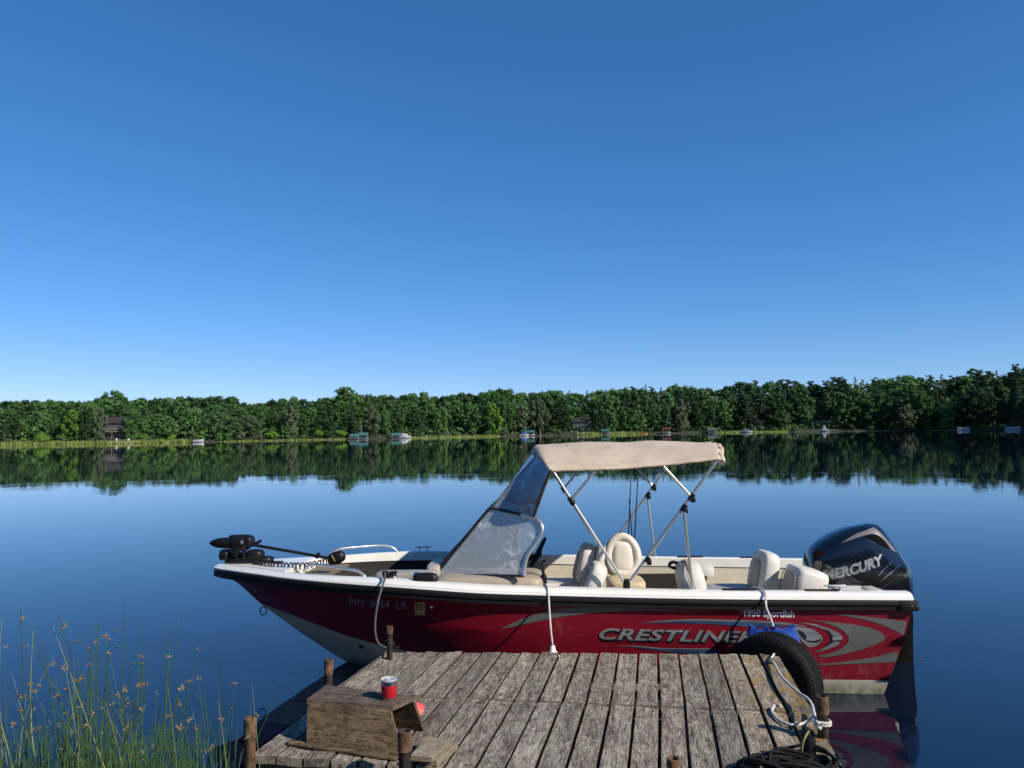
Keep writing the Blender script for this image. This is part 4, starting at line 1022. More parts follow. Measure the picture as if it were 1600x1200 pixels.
for sgn in (1, -1): mb.tube([can(i/KU, sgn)+Vector((0, sgn*.002, .002)) for i in range(KU+1)], .0105, 8)
mb.build('hem', M['canvas'], cano, ang=60)
mb = MB()
for q in (1, -1):
    mb.tube([can(1, q*k)+Vector((-.03+.01*math.sin(k*25), 0, -.022+.012*math.sin(k*31))) for k in [x/14 for x in range(15)]], [.016+.012*abs(math.sin(x*1.9)) for x in range(15)], 8)
mb.build('rolled_flap', M['canvas'], cano, ang=60)
mb = MB(); mb.tube([can(.16, .3+.04*k)+Vector((0, 0, .006)) for k in range(5)], .002, 4); mb.build('seam_mark', M['canvasdark'], cano)
# canopy frame
def pole(name, pts, rr=.0125, m_='alu', parent=None):
    mb = MB(); mb.tube(pts, rr, 10); return mb.build(name, M[m_], parent or boat, ang=60)
P0 = Vector((2.192, 1.0, .79)); S0 = Vector((2.20, -1.0, .79))
def clamp(p, d, parent, l=.055):
    d = d.normalized(); mb = MB(); mb.tube([p-d*l/2, p+d*l/2], .0205, 10); mb.sq(p+Vector((-.012, 0, -.02)), (.04, .032, .045), e=.5, nu=12, nv=8); return mb.build('clamp', M['black'], parent, ang=50)
for sgn, base in ((1, P0), (-1, S0)):
    yy = 1.045*sgn; z_ = 0
    pf, pr = Vector((2.752, yy, 1.715)), Vector((1.475, yy, 1.775))
    front = pole('canopy_pole', [base+Vector((.004, 0, .03)), pf]); rear = pole('canopy_pole', [base+Vector((-.004, 0, .03)), pr])
    pole('mid_hoop_pole', [base.lerp(pf, .745), Vector((2.42, yy, 1.70))], .011, parent=front); clamp(base.lerp(pf, .745), pf-base, front)
    pole('mid_hoop_pole', [base.lerp(pr, .715), Vector((1.90, yy, 1.745))], .011, parent=rear); clamp(base.lerp(pr, .715), pr-base, rear)
    sp = base.lerp(pr, .63); strut = pole('canopy_strut', [sp+Vector((0, sgn*.012, -.03)), Vector((1.69, sgn*1.0, .80))], .0115)
    clamp(sp, pr-base, strut, .06); clamp(base.lerp(pr, .23), pr-base, rear, .045)
    mb = MB(); mb.sq(base+Vector((0, 0, .035)), (.055, .04, .09), e=.5, nu=14, nv=10); mb.lathe([(.035, 0), (.03, .012), (.012, .014)], 16, Matrix.Translation(base+Vector((0, 0, -.012)))); mb.build('pole_hinge', M['black'], boat, ang=50)
    mb = MB(); mb.lathe([(.03, 0), (.026, .01), (.014, .012), (.014, .05)], 16, Matrix.Translation(Vector((1.69, sgn*1.0, .775)))); mb.build('strut_foot', M['alu'], strut, ang=50)
for u in (.02, .30, .68, .97):
    pole('canopy_hoop', [can(u, -1+2*j/16)+Vector((0, 0, -.022)) for j in range(17)], .011)

# seats
def Rxyz(yaw, pitch=0, roll=0): return Matrix.Rotation(rad(yaw), 3, 'Z') @ Matrix.Rotation(rad(pitch), 3, 'Y') @ Matrix.Rotation(rad(roll), 3, 'X')
def helm_seat(c, yaw, zseat, zback, wide, m1, m2, lean=-14, cush=True, pads=True):
    R = Rxyz(yaw); c = Vector(c)
    s_ = None
    mb = MB(); mb.sq(c+R @ Vector((.12, 0, zseat-.05)), (.46, wide, .13), e=.4, rot=R); s_ = mb.build('seat', M[m1], boat, ang=60)
    Rb = Rxyz(yaw, lean); h = zback-zseat
    bc = c+R @ Vector((-.13, 0, zseat+h/2-.01))
    mb = MB(); mb.sq(bc, (.14, wide*.98, h), e=.48, rot=Rb, taper=.16); mb.build('backrest', M[m1], s_, ang=60)
    if pads:
        mb = MB(); mb.sq(bc+Rb @ Vector((.052, 0, -.03)), (.07, wide*.62, h*.72), e=.55, rot=Rb, taper=.2); mb.build('inset_pad', M[m2], s_, ang=60)
        mb = MB(); mb.sq(bc+Rb @ Vector((.066, 0, h*.36)), (.012, .075, .022), e=.8, rot=Rb); mb.build('badge', M['frame'], s_, ang=60)
    mb = MB(); mb.lathe([(.17, .2), (.05, .24), (.045, zseat-.12)], 16, Matrix.Translation((c.x, c.y, 0))); mb.build('pedestal', M['black'], s_, ang=40)
    return s_
helm_seat((2.60, .30, 0), 0, .74, 1.08, .44, 'vinyl', 'vinylgrey')
mb = MB(); mb.sq((2.36, .42, .93), (.075, .28, .30), e=.45, rot=Rxyz(0, -10)); mb.build('seat_back_pad', M['vinyl'], boat, ang=60)
helm_seat((2.55, .74, 0), 0, .72, .975, .40, 'vinyl', 'vinylgrey', lean=-24)
for (c_, sz, R_) in (((.80, .74, .785), (.085, .33, .17), Rxyz(0, -14)), ((1.005, .34, .80), (.045, .27, .25), Rxyz(0, -13)), ((1.66, .75, .80), (.03, .35, .33), Rxyz(0, 10))):
    mb = MB(); mb.tube([Vector(c_)+R_ @ Vector((sz[0], sz[1]*.5*math.copysign(abs(math.cos(a))**.55, math.cos(a)), sz[2]*.5*math.copysign(abs(math.sin(a))**.55, math.sin(a)))) for a in [2*math.pi*k/32 for k in range(32)]], .0035, 6, closed=True); mb.build('seat_piping', M['beige'], boat, ang=80)
# big swivel seat turned to port
o = helm_seat((2.10, -.10, 0), 90, .72, 1.07, .33, 'vinyltan', 'vinyl', lean=-8, pads=False)
Rb = Rxyz(90, -8); bc = Vector((2.10, -.10, 0))+Rxyz(90) @ Vector((-.13, 0, .90))
mb = MB(); mb.sq(bc+Rb @ Vector((.05, 0, -.015)), (.10, .21, .28), e=.6, rot=Rb, taper=.2); mb.build('inset_pad', M['vinyl'], o, ang=60)
mb = MB()
for k in range(25):
    pass
rim = [bc+Rb @ Vector((.055, (.135*math.cos(a)*(1-.12*math.sin(a))), .165*math.sin(a))) for a in [2*math.pi*k/28 for k in range(28)]]
mb.tube(rim, .04, 10, closed=True); mb.build('bolster', M['vinyl'], o, ang=80)
# seat by the port strut, seen on its back
mb = MB(); mb.sq((1.625, .72, .66), (.20, .44, .62), e=.42, rot=Rxyz(0, 10), taper=.12); o = mb.build('seat', M['vinyl'], boat, ang=60)
mb = MB(); mb.sq((1.66, .75, .80), (.06, .38, .36), e=.5, rot=Rxyz(0, 10), taper=.2); mb.build('inset_pad', M['vinylgrey'], o, ang=60)
mb = MB(); mb.tube(smooth_path([(1.69, .66, .93), (1.78, .66, .95), (1.80, .66, .915), (1.70, .66, .89)]), .014, 8); mb.build('seat_handle', M['black'], o, ang=60)
# aft seats
mb = MB(); mb.sq((1.24, .32, .63), (.46, .50, .13), e=.35); o = mb.build('seat', M['vinylgrey'], boat, ang=60)
mb = MB(); mb.sq((.955, .32, .81), (.15, .48, .37), e=.42, rot=Rxyz(0, -13), taper=.1); bk = mb.build('backrest', M['vinyl'], o, ang=60)
mb = MB(); mb.sq((1.005, .34, .80), (.08, .30, .27), e=.5, rot=Rxyz(0, -13), taper=.15); mb.build('inset_pad', M['vinylgrey'], bk, ang=60)
mb = MB(); mb.sq((.74, .72, .79), (.26, .42, .24), e=.36, rot=Rxyz(0, -14), taper=.05); o = mb.build('seat', M['vinyl'], boat, ang=60)
mb = MB(); mb.sq((.80, .74, .785), (.17, .36, .18), e=.45, rot=Rxyz(0, -14)); mb.build('inset_pad', M['vinylgrey'], o, ang=60)
# wheel and throttle
mb = MB(); Rw = Rxyz(0, 62); wc = Vector((2.88, -.1, .94))
mb.tube([wc+Rw @ Vector((.15*math.cos(a), .15*math.sin(a), 0)) for a in [2*math.pi*k/28 for k in range(28)]], .014, 8, closed=True)
for a in (0, 2.1, 4.2): mb.tube([wc+Rw @ Vector((0, 0, -.03)), wc+Rw @ Vector((.145*math.cos(a), .145*math.sin(a), 0))], .011, 6)
mb.tube([wc+Rw @ Vector((0, 0, -.03)), wc+Rw @ Vector((0, 0, -.03))+Vector((.25, 0, -.08))], .022, 8); mb.build('steering_wheel', M['black'], boat, ang=60)
mb = MB(); mb.box((2.83, .80, .83), (.05, .05, .10), bev=.015); mb.tube([(2.83, .80, .86), (2.84, .80, .97), (2.82, .78, .985)], .012, 8); mb.build('throttle', M['black'], boat, ang=50)

# deck hardware
def rail(pts, label=None):
    mb = MB(); mb.tube(smooth_path(pts, 5), .0115, 10); o = mb.build('grab_rail', M['alu'], boat, ang=60)
    return o
rail([(4.83, .60, .885), (4.80, .605, .925), (4.74, .62, .945), (4.60, .69, .94), (4.40, .78, .925), (4.33, .80, .915), (4.28, .815, .885), (4.27, .82, .87)])
rail([(4.94, -.56, .87), (4.90, -.575, .905), (4.82, -.60, .935), (4.55, -.74, .945), (4.42, -.79, .94), (4.34, -.81, .915), (4.30, -.82, .87)])
def cleat(x, y, z, rz_, m_='alu'):
    R = Rxyz(rz_); mb = MB(); c = Vector((x, y, z))
    mb.tube([c+R @ Vector((-.085, 0, .042)), c+R @ Vector((-.05, 0, .038)), c+R @ Vector((.05, 0, .038)), c+R @ Vector((.085, 0, .042))], [.005, .009, .009, .005], 8)
    for dx in (-.035, .035): mb.tube([c+R @ Vector((dx*1.2, 0, 0)), c+R @ Vector((dx, 0, .04))], [.012, .008], 8)
    mb.build('cleat', M[m_], boat, ang=50)
for x in (4.05, .60):
    a = math.degrees(math.atan2(RB(x+.1)-RB(x-.1), .2)); cleat(x, RB(x)-.09, RZ(x)+.058, a); cleat(x, -(RB(x)-.09), RZ(x)+.058, -a, 'alu')
for x in (1.02, 1.65): 
    for sgn in (1, -1):
        mb = MB(); mb.box((x-.32, sgn*(RB(x)-.10), RZ(x)+.061), (.26, .06, .006), bev=.002); mb.build('rod_track', M['black'], boat)
# navigation light / mushroom vent on the port deck
mb = MB(); mb.sq((3.76, .955, .870), (.20, .11, .10), e=.6, taper=.3); mb.build('deck_fitting', M['black'], boat, ang=60)
mb = MB(); mb.sq((3.83, .94, .90), (.06, .06, .05), e=.8); mb.build('navigation_light', M['chrome'], boat, ang=60)
# bow eye and drain plug
be = Vector((5.365, 0, .487)); mb = MB(); mb.tube([be+Vector((.0+.0, 0, 0))+Vector((.030*math.cos(a)+.012, 0, -.034+.036*math.sin(a))) for a in [2*math.pi*k/18 for k in range(18)]], .0055, 8, closed=True); mb.build('bow_eye', M['frame'], boat, ang=60)
for (q, rr, m_) in (((565, 1009), .024, 'blackrub'), ((674, 949), .014, 'alu'), ((399, 923), .007, 'alu')):
    p = HP(*q); mb = MB(); mb.lathe([(rr, -.006), (rr, .004), (rr*.7, .009), (0.001, .010)], 16, Matrix.Translation(p) @ Matrix.Rotation(-math.pi/2, 4, 'X')); mb.build('hull_fitting', M[m_], boat, ang=50)

# ---- graphics on the hull and cowl: thin shells that follow the surface
def project(bm, bvh, off, name, m_, parent, step=.03):
    xs = [v.co.x for v in bm.verts]; zs = [v.co.z for v in bm.verts]
    for ax, lo, hi in ((0, min(xs), max(xs)), (2, min(zs), max(zs))):
        k = math.ceil(lo/step)
        while k*step < hi:
            pc = Vector((0, 0, 0)); pc[ax] = k*step; no = Vector((0, 0, 0)); no[ax] = 1
            bmesh.ops.bisect_plane(bm, geom=bm.verts[:]+bm.edges[:]+bm.faces[:], plane_co=pc, plane_no=no, dist=1e-5); k += 1
    bad = []
    for v in bm.verts:
        h = bvh.ray_cast(Vector((v.co.x, 3, v.co.z)), Vector((0, -1, 0)))
        if h[0] is None or h[0].y < .02: bad.append(v); continue
        v.co = h[0]+h[1]*off*(1 if h[1].y > 0 else -1)
    bmesh.ops.delete(bm, geom=bad, context='VERTS')
    for f in bm.faces:
        f.normal_update()
        if f.normal.y < 0: f.normal_flip()
    me = bpy.data.meshes.new(name); bm.to_mesh(me); bm.free(); me.shade_smooth()
    o = mesh_obj(name, me, m_, parent); return o
def poly_decal(name, pts, m_, off=.0026, bvh=None, parent=None, fn=None, rounded=True):
    bvh = bvh or HBVH; fn = fn or HP
    q = [fn(*p) for p in pts]
    n = len(q); cd = delaunay_2d_cdt([Vector((p.x, p.z)) for p in q], [(i, (i+1) % n) for i in range(n)], [], 1, 1e-5)
    bm = bmesh.new(); vs = [bm.verts.new((p.x, 0, p.y)) for p in cd[0]]
    for t_ in cd[2]: bm.faces.new([vs[i] for i in t_])
    return project(bm, bvh, off, name, m_, parent or boat)
def text_bm(s, size, xs=1.0, shear=0, bold=.0, space=1.0):
    cu = bpy.data.curves.new('lettering', 'FONT'); cu.body = s; cu.size = size; cu.shear = shear; cu.offset = bold; cu.space_character = space; cu.resolution_u = 4
    ob = bpy.data.objects.new('lettering', cu); COL.objects.link(ob); bpy.context.view_layer.update()
    me = bpy.data.meshes.new_from_object(ob.evaluated_get(bpy.context.evaluated_depsgraph_get()))
    bpy.data.objects.remove(ob); bm = bmesh.new(); bm.from_mesh(me); bmesh.ops.triangulate(bm, faces=bm.faces[:])
    return bm
def text_decal(name, s, pl, pr_, height, m_, off, shear=0, bold=0, bvh=None, parent=None, space=1.0, dx=0, dz=0, fn=None, sag=0):
    fn = fn or HP; a, b_ = fn(*pl), fn(*pr_)          # left and right ends of the baseline
    bm = text_bm(s, 1.0, shear=shear, bold=bold, space=space)
    x0, x1 = min(v.co.x for v in bm.verts), max(v.co.x for v in bm.verts); y1 = max(v.co.y for v in bm.verts); y0 = 0
    W = a.x-b_.x
    for v in bm.verts:
        u = (v.co.x-x0)/(x1-x0); vv = v.co.y/y1
        v.co = Vector((a.x-W*u+dx, 0, a.z+(b_.z-a.z)*u+height*vv+dz+sag*u*(1-u)))
    return project(bm, bvh or HBVH, off, name, m_, parent or boat)
z5 = lambda L_: [(1140+x/5.333, 930+y/5.333) for x, y in L_]
z3 = lambda L_: [(920+x/6.154, 930+y/6.154) for x, y in L_]
z4 = lambda L_: [(780+x/4.21, 820+y/4.21) for x, y in L_]
def dens(pts, k=4): 
    return [(p.x, p.y) for p in smooth_path([(x, y, 0) for x, y in pts], k)]
def two(up, lo): return dens(up)+dens(lo)[1:-1] if False else dens(up)[:-1]+dens(lo)[:-1]
poly_decal('stripe_decal', two(z4([(10, 685), (170, 610), (400, 555), (600, 533), (750, 535), (950, 548), (1220, 563)]), z4([(1220, 563), (950, 561), (700, 573), (450, 598), (250, 635), (100, 668), (10, 685)])), M['decalgrey'])
poly_decal('stripe_decal', two(z5([(620, 200), (750, 213), (900, 228), (1050, 246), (1170, 273), (1260, 310), (1297, 350)]), z5([(1297, 350), (1270, 385), (1180, 425), (1050, 465), (900, 500), (730, 530)]))[:-1]+two(z5([(730, 508), (850, 478), (930, 440), (985, 390), (990, 345)]), z5([(990, 345), (950, 300), (870, 255), (760, 222), (620, 200)])), M['decalgrey'])
poly_decal('stripe_decal', two(z5([(830, 154), (1000, 163), (1200, 184), (1400, 208), (1474, 218)]), z5([(1474, 218), (1458, 300), (1446, 333)]))[:-1]+two(z5([(1446, 333), (1390, 300), (1280, 250)]), z5([(1280, 250), (1130, 205), (980, 173), (830, 154)])), M['decalgrey'])
poly_decal('stripe_decal', two(z5([(700, 576), (900, 558), (1200, 515), (1408, 461)]), z5([(1408, 461), (1396, 510), (1384, 555)]))[:-1]+two(z5([(1384, 555), (1100, 567), (900, 578)]), z5([(900, 578), (760, 582), (700, 576)])), M['decalgrey'])
# chrome-look swirl
poly_decal('swirl_decal', two(z5([(560, 226), (700, 238), (800, 268), (900, 308), (942, 348)]), z5([(942, 348), (925, 388), (880, 425), (800, 455), (705, 473)]))[:-1]+two(z5([(705, 473), (770, 442), (820, 408), (848, 375), (852, 345)]), z5([(852, 345), (815, 300), (740, 265), (650, 240), (560, 226)])), M['decalsilver'])
poly_decal('swirl_shade_decal', two(z5([(780, 268), (830, 300), (862, 345)]), z5([(862, 345), (858, 375), (930, 372), (925, 388)]))[:-1]+two(z5([(925, 388), (870, 385), (815, 420), (740, 460)]), z5([(740, 460), (815, 408), (846, 360), (820, 305), (780, 268)])), M['decaldark'], .0036)
poly_decal('swirl_decal', two(z5([(500, 258), (640, 270), (720, 300), (765, 340), (776, 366)]), z5([(776, 366), (745, 402), (690, 430), (640, 420), (560, 330), (500, 258)])), M['decalsilver'])
poly_decal('swirl_shade_decal', two(z5([(560, 285), (610, 305), (638, 345), (632, 372)]), z5([(632, 372), (700, 378), (768, 362), (735, 392), (660, 388), (600, 350), (560, 285)])), M['decaldark'], .0036)
poly_decal('swoosh_decal', two(z3([(480, 268), (700, 243), (1000, 229), (1300, 234), (1600, 240), (1900, 262)]), z3([(1900, 262), (2100, 300), (1900, 285), (1600, 262), (1300, 252), (1000, 246), (700, 256), (480, 268)])), M['decalsilver'])
poly_decal('swoosh_decal', two(z3([(480, 269), (700, 258), (1000, 248), (1300, 254), (1600, 264), (1900, 287)]), z3([(1900, 287), (1800, 305), (1530, 300), (1300, 284), (1000, 270), (700, 265), (480, 269)])), M['decalblue'])
poly_decal('swoosh_decal', two(z3([(250, 482), (500, 489), (700, 506), (900, 509), (1200, 510)]), z3([(1200, 510), (1200, 520), (1000, 520), (700, 516), (500, 498), (250, 482)])), M['decalsilver'])
poly_decal('swoosh_decal', two(z3([(330, 490), (500, 500), (700, 518), (900, 522), (1200, 522)]), z3([(1200, 522), (1250, 560), (1000, 560), (800, 545), (600, 522), (330, 490)])), M['decalblue'])
# lettering
text_decal('name_lettering_shadow', 'CRESTLINER', (936, 999), (1178, 1004), .086, M['decaldark'], .0042, shear=.32, bold=.036, space=1.06, dx=-.008, dz=-.008)
text_decal('name_lettering', 'CRESTLINER', (936, 998), (1178, 1003), .086, M['decalsilver'], .0056, shear=.32, bold=.026, space=1.06)
text_decal('registration_lettering', 'MN  8064  LB', (547, 945), (635, 952), .066, M['regtext'], .002, shear=.15, bold=0)
text_decal('model_lettering', '1950 Sportfish', (1163, 962.5), (1241, 964.5), .054, M['decalwhite'], .002, bold=.022)
poly_decal('registration_sticker', [(648, 941), (664, 941), (664, 961), (648, 961)], M['orange'], .002)
text_decal('registration_lettering', '22', (649, 952), (660, 952), .047, M['decaldark'], .0034, bold=.01)

# ---- outboard motor
zl = [.46, .50, .60, .70, .80, .88, .96, 1.03, 1.075, 1.115, 1.15, 1.175, 1.19, 1.197]
xf = [.42, .46, .488, .503, .508, .497, .468, .398, .330, .255, .17, .085, .0, -.05]
xr = [-.38, -.405, -.412, -.412, -.398, -.352, -.305, -.258, -.228, -.202, -.176, -.150, -.118, -.075]
wz = [.225, .25, .268, .275, .272, .265, .252, .236, .218, .193, .160, .122, .078, .015]
fx, fr_, fw = spl(zl, xf), spl(zl, xr), spl(zl, wz)
mb = MB(); rings = []
zz = [.46+(1.197-.46)*(1-(1-k/36)**1.45) for k in range(37)]
for z in zz:
    a, b_, w_ = fx(z), fr_(z), fw(z); cx = (a+b_)/2; hx = (a-b_)/2; ring = []
    for k in range(48):
        th_ = 2*math.pi*k/48; c_, s_ = math.cos(th_), math.sin(th_); e_ = .72
        tap = 1-.22*max(0, -c_)      # narrower towards the back
        ring.append(Vector((cx+hx*math.copysign(abs(c_)**e_, c_), w_*tap*math.copysign(abs(s_)**e_, s_), z)))
    rings.append(ring)
mb.loft(rings)
cowl = mb.build('outboard_motor', M['gloss'], boat, ang=50); tag(cowl, 'gloss black outboard cowl with silver lettering')
_b2 = bmesh.new(); _b2.from_mesh(cowl.data); CBVH = BVHTree.FromBMesh(_b2)
def cowly(x, z):
    h = CBVH.ray_cast(Vector((x, 3, z)), Vector((0, -1, 0))); return h[0].y if h[0] is not None else .12
def CP(px, py): return BS(px, py, cowly, .2)
z8 = lambda L_: [(1240+x/8, 800+y/8) for x, y in L_]
poly_decal('silver_crest', two(z8([(590, 396), (750, 292), (880, 240), (1000, 190)]), z8([(1000, 190), (1060, 240), (1110, 290), (1200, 395), (1285, 500)]))[:-1]+two(z8([(1285, 500), (1222, 478), (1150, 378), (1080, 310)]), z8([(1080, 310), (1000, 276), (900, 290), (700, 357), (590, 396)])), M['silverpaint'], .004, CBVH, cowl, CP)
poly_decal('air_intake', two(z8([(890, 312), (1000, 282), (1075, 318), (1150, 385), (1205, 460)]), z8([(1205, 460), (1100, 420), (1000, 362), (890, 312)])), M['intake'], .005, CBVH, cowl, CP)
for a_, b_, c_ in (((1028, 832), (1120, 715), (1245, 606)), ((1050, 896), (1180, 775), (1335, 653))):
    poly_decal('chrome_trim', two(z8([a_, b_, c_]), z8([c_, (b_[0]+10, b_[1]+11), a_])), M['chrome'], .005, CBVH, cowl, CP)
poly_decal('cowl_seam', two(z8([(1050, 972), (1130, 930), (1250, 820), (1390, 690)]), z8([(1390, 690), (1262, 822), (1138, 938), (1060, 978), (860, 984), (1050, 972)])), M['frame'], .004, CBVH, cowl, CP)
text_decal('maker_lettering', 'MERCURY', (1287, 906), (1380, 881), .084, M['decalsilver'], .0045, shear=.02, bold=.055, bvh=CBVH, parent=cowl, fn=CP, space=1.02, sag=-.03)
mb = MB(); rings = []
for z, a, b_, w_ in ((.48, .34, -.41, .17), (.36, .26, -.42, .14), (.28, .05, -.41, .10), (.0, -.05, -.40, .075), (-.25, -.08, -.38, .06), (-.30, -.05, -.52, .10), (-.315, -.05, -.52, .10), (-.6, -.10, -.36, .05)):
    rings.append([Vector(((a+b_)/2+(a-b_)/2*math.cos(t_), w_*math.sin(t_), z)) for t_ in [2*math.pi*k/20 for k in range(20)]])
mb.loft(rings); mb.build('lower_unit', M['legblack'], cowl, ang=40)
mb = MB(); mb.box((.06, 0, .38), (.22, .34, .34), bev=.03); mb.build('clamp_bracket', M['black'], cowl, ang=40)

# ---- bow mount trolling motor, stowed
tm_ = MB(); tm_.sq((5.52, -.02, .905), (.44, .16, .075), e=.5); tm_.sq((5.60, -.02, .945), (.34, .10, .06), e=.6); tm_.sq((5.46, .0, .955), (.16, .15, .10), e=.7); tm_.sq((5.74, -.02, .955), (.10, .15, .10), e=.6); tm_.box((5.40, -.02, .875), (.36, .12, .03), bev=.008)
tm = tm_.build('trolling_motor', M['black'], boat, ang=50)
mb = MB(); Mx = Matrix.Translation((5.55, .02, 1.065)) @ Matrix.Rotation(math.pi/2, 4, 'Y')
mb.lathe([(.01, .325), (.028, .30), (.043, .25), (.050, .18), (.052, .05), (.05, -.02), (.03, -.05)], 20, Mx); mb.build('motor_pod', M['black'], tm, ang=50)
mb = MB(); mb.sq((5.595, .01, 1.06), (.17, .15, .14), e=.55); mb.sq((5.52, .015, 1.075), (.10, .13, .11), e=.6); mb.sq((5.60, .0, 1.12), (.20, .09, .035), e=.5); mb.box((5.62, .05, 1.02), (.05, .06, .15), bev=.012); mb.box((5.545, .05, .98), (.035, .04, .12), bev=.01); mb.tube([(5.47, .02, 1.05), (5.41, .03, 1.075), (5.40, .03, 1.09)], .014, 8); mb.build('motor_mount', M['black'], tm, ang=50)
mb = MB(); mb.box((5.555, .088, 1.075), (.026, .006, .028), bev=.004); mb.build('badge', M['alu'], tm)
mb = MB(); mb.tube([(5.52, .03, 1.055), (4.79, .03, .925)], .0145, 10); mb.build('shaft', M['black'], tm, ang=60)
mb = MB(); mb.sq((4.705, .03, .925), (.17, .10, .115), e=.8, rot=Rxyz(0, 18)); hd = mb.build('motor_head', M['black'], tm, ang=60)
mb = MB(); mb.tube([(4.735, .079, .955), (4.72, .083, .93), (4.705, .080, .90)], .005, 6); mb.build('indicator_stripe', M['yellowcord'], hd)
mb = MB(); mb.box((4.87, .03, .955), (.03, .03, .035), bev=.006); mb.tube([(4.89, .03, .925), (4.87, .03, .955)], .017, 8); mb.build('shaft_clamp', M['black'], tm, ang=50)
mb = MB(); pts = []
n_ = 260
pa = smooth_path([(5.42, .10, .885), (5.28, .20, .885), (5.10, .26, .885), (4.92, .24, .885), (4.78, .10, .90)], 12); 
for k in range(n_):
    f_ = k/(n_-1)*(len(pa)-1.001); i = int(f_); p = pa[i].lerp(pa[i+1], f_-i); a = k*.42*1.25
    rr = .026
    pts.append(p+Vector((.004*math.sin(a*.3), rr*math.cos(a), rr*math.sin(a))))
mb.tube(pts, .0062, 5); mb.build('coiled_cable', M['blackrub'], tm, ang=80)

# ---- things hung on or carried by the boat
def rope(name, pts, rr, m_, label, k=6, world=True, cat='rope'):
    pts = smooth_path(pts, k); org = Vector(pts[len(pts)//2]) ; org = Vector((org.x, org.y, min(p.z for p in pts)))
    mb = MB(); mb.tube([p-org for p in pts], [rr*(1+.10*math.sin(i*2.1)) for i in range(len(pts))], 8)
    o = mb.build(name, M[m_], ang=80); o.location = org; tag(o, label, cat); return o
gy = lambda x, dz=.08: Vector((x, RB(x)-.02, RZ(x)+dz))
# dark bow line
p_c = Vector((4.05, RB(4.05)-.09, RZ(4.05)+.09))
pts = [bw(p_c+Vector((-.04, 0, .0))), bw(p_c+Vector((.03, .02, .012))), bw(Vector((4.07, RB(4.07)+.02, RZ(4.07)+.065)))]
pts += [atY(592, 934, 6.03), atY(587, 962, 5.98), atY(586, 985, 5.95), atY(590, 1003, 5.94), atY(600, 1011, 5.93), G(609, 1013, DZ+.02), G(604, 1019, DZ+.012), D(588, 1032, .012), D(566, 1047, .012), D(540, 1066, .012), D(520, 1078, .012)]
rope('bow_line', pts, .0085, 'ropeg', 'grey mooring line from the bow cleat to the far left dock post')
mb = MB(); pb = G(609, 1012, DZ)
mb.tube([Vector((pb.x+.032*math.cos(a), pb.y+.032*math.sin(a), DZ+.012+.012*a/6.28+.003*math.sin(5*a))) for a in [k*.35 for k in range(54)]], .008, 6)
mb.tube(smooth_path([Vector((pb.x-.03, pb.y-.03, DZ+.012)), Vector((pb.x+.03, pb.y-.06, DZ+.011)), Vector((pb.x+.07, pb.y-.03, DZ+.011)), Vector((pb.x+.04, pb.y+.01, DZ+.012))]), .008, 6)
o = mb.build('rope_wrap', M['ropek'], ang=80); tag(o, 'black rope knotted round the foot of the thin far post', 'rope')
mb = MB(); q = p_c
mb.tube([q+Vector((.05*math.sin(k*.5), .022*math.cos(k*.7), .0+.02*math.sin(k*.9))) for k in range(40)], .009, 6)
o = mb.build('cleat_hitch', M['ropek'], ang=80); o.data.transform(BM.to_4x4()); o.location = BOAT_LOC; tag(o, 'dark rope hitched on the port bow cleat', 'rope')
# white fender with its line
fx_ = BY(861, 990, 1.11); pf = bw((2.785, 1.135, .0))
fpos = atY(863.5, 1015, 5.90)
c = empty('fender', (fpos.x, fpos.y, .10), 'white fender hanging between the red hull and the dock', 'fender')
mb = MB(); mb.lathe([(.004, -.02), (.045, -.005), (.066, .05), (.068, .10), (.068, .26), (.060, .30), (.038, .335), (.022, .35), (.020, .375), (.014, .385)], 24); mb.build('body', M['fender'], c, ang=50)
mb = MB(); mb.lathe([(.012, .365), (.018, .37), (.012, .385)], 12); mb.build('eyelet', M['black'], c, ang=50)
gx = BY(856, 912, 1.05).x
rope('fender_line', [bw((gx+.02, RB(gx)-.13, RZ(gx)+.068)), bw((gx+.01, RB(gx)-.07, RZ(gx)+.070)), bw((gx, RB(gx)-.01, RZ(gx)+.058)), bw((gx-.004, RB(gx)+.042, RZ(gx)-.01)), Vector((fpos.x-.012, fpos.y+.02, .62)), Vector((fpos.x, fpos.y, .49)), Vector((fpos.x+.012, fpos.y-.008, .478)), Vector((fpos.x, fpos.y, .47))], .0075, 'ropew', 'white line holding the white fender from the gunwale')
# tyre
tp = atY(1208, 1064, 5.80)
tyre = empty('tyre', tp, 'black car tyre hung between the dock corner and boat as a bumper', 'tyre')
Mx = Matrix.Rotation(rad(-40), 4, 'Z') @ Matrix.Rotation(math.pi/2, 4, 'X')
prof = [(.180, .075), (.205, .088), (.265, .098), (.300, .095), (.318, .085), (.327, .072)]
for k in range(-5, 6):
    y = k*.0128; prof += [(.333, -y+.0045) if False else (.3325, .064-(k+5)*.0128), (.3325, .064-(k+5)*.0128-.008), (.3265, .064-(k+5)*.0128-.009), (.3265, .064-(k+5)*.0128-.012)]
prof += [(.327, -.080), (.318, -.088), (.300, -.096), (.265, -.098), (.205, -.088), (.180, -.075), (.172, -.06), (.19, -.055), (.295, -.07), (.305, 0), (.295, .07), (.19, .055), (.172, .06)]
mb = MB(); mb.lathe(prof+[prof[0]], 72, Mx, cap=False)
for k in range(72):
    a = k/72*2*math.pi
    for s_ in (1, -1):
        mb.box(Mx @ Vector((.324*math.cos(a), .324*math.sin(a), s_*.076)), (.012, .006, .018), rot=(Mx.to_3x3() @ Matrix.Rotation(a, 3, 'Z')))
mb.build('casing', M['tyre'], tyre, ang=28)
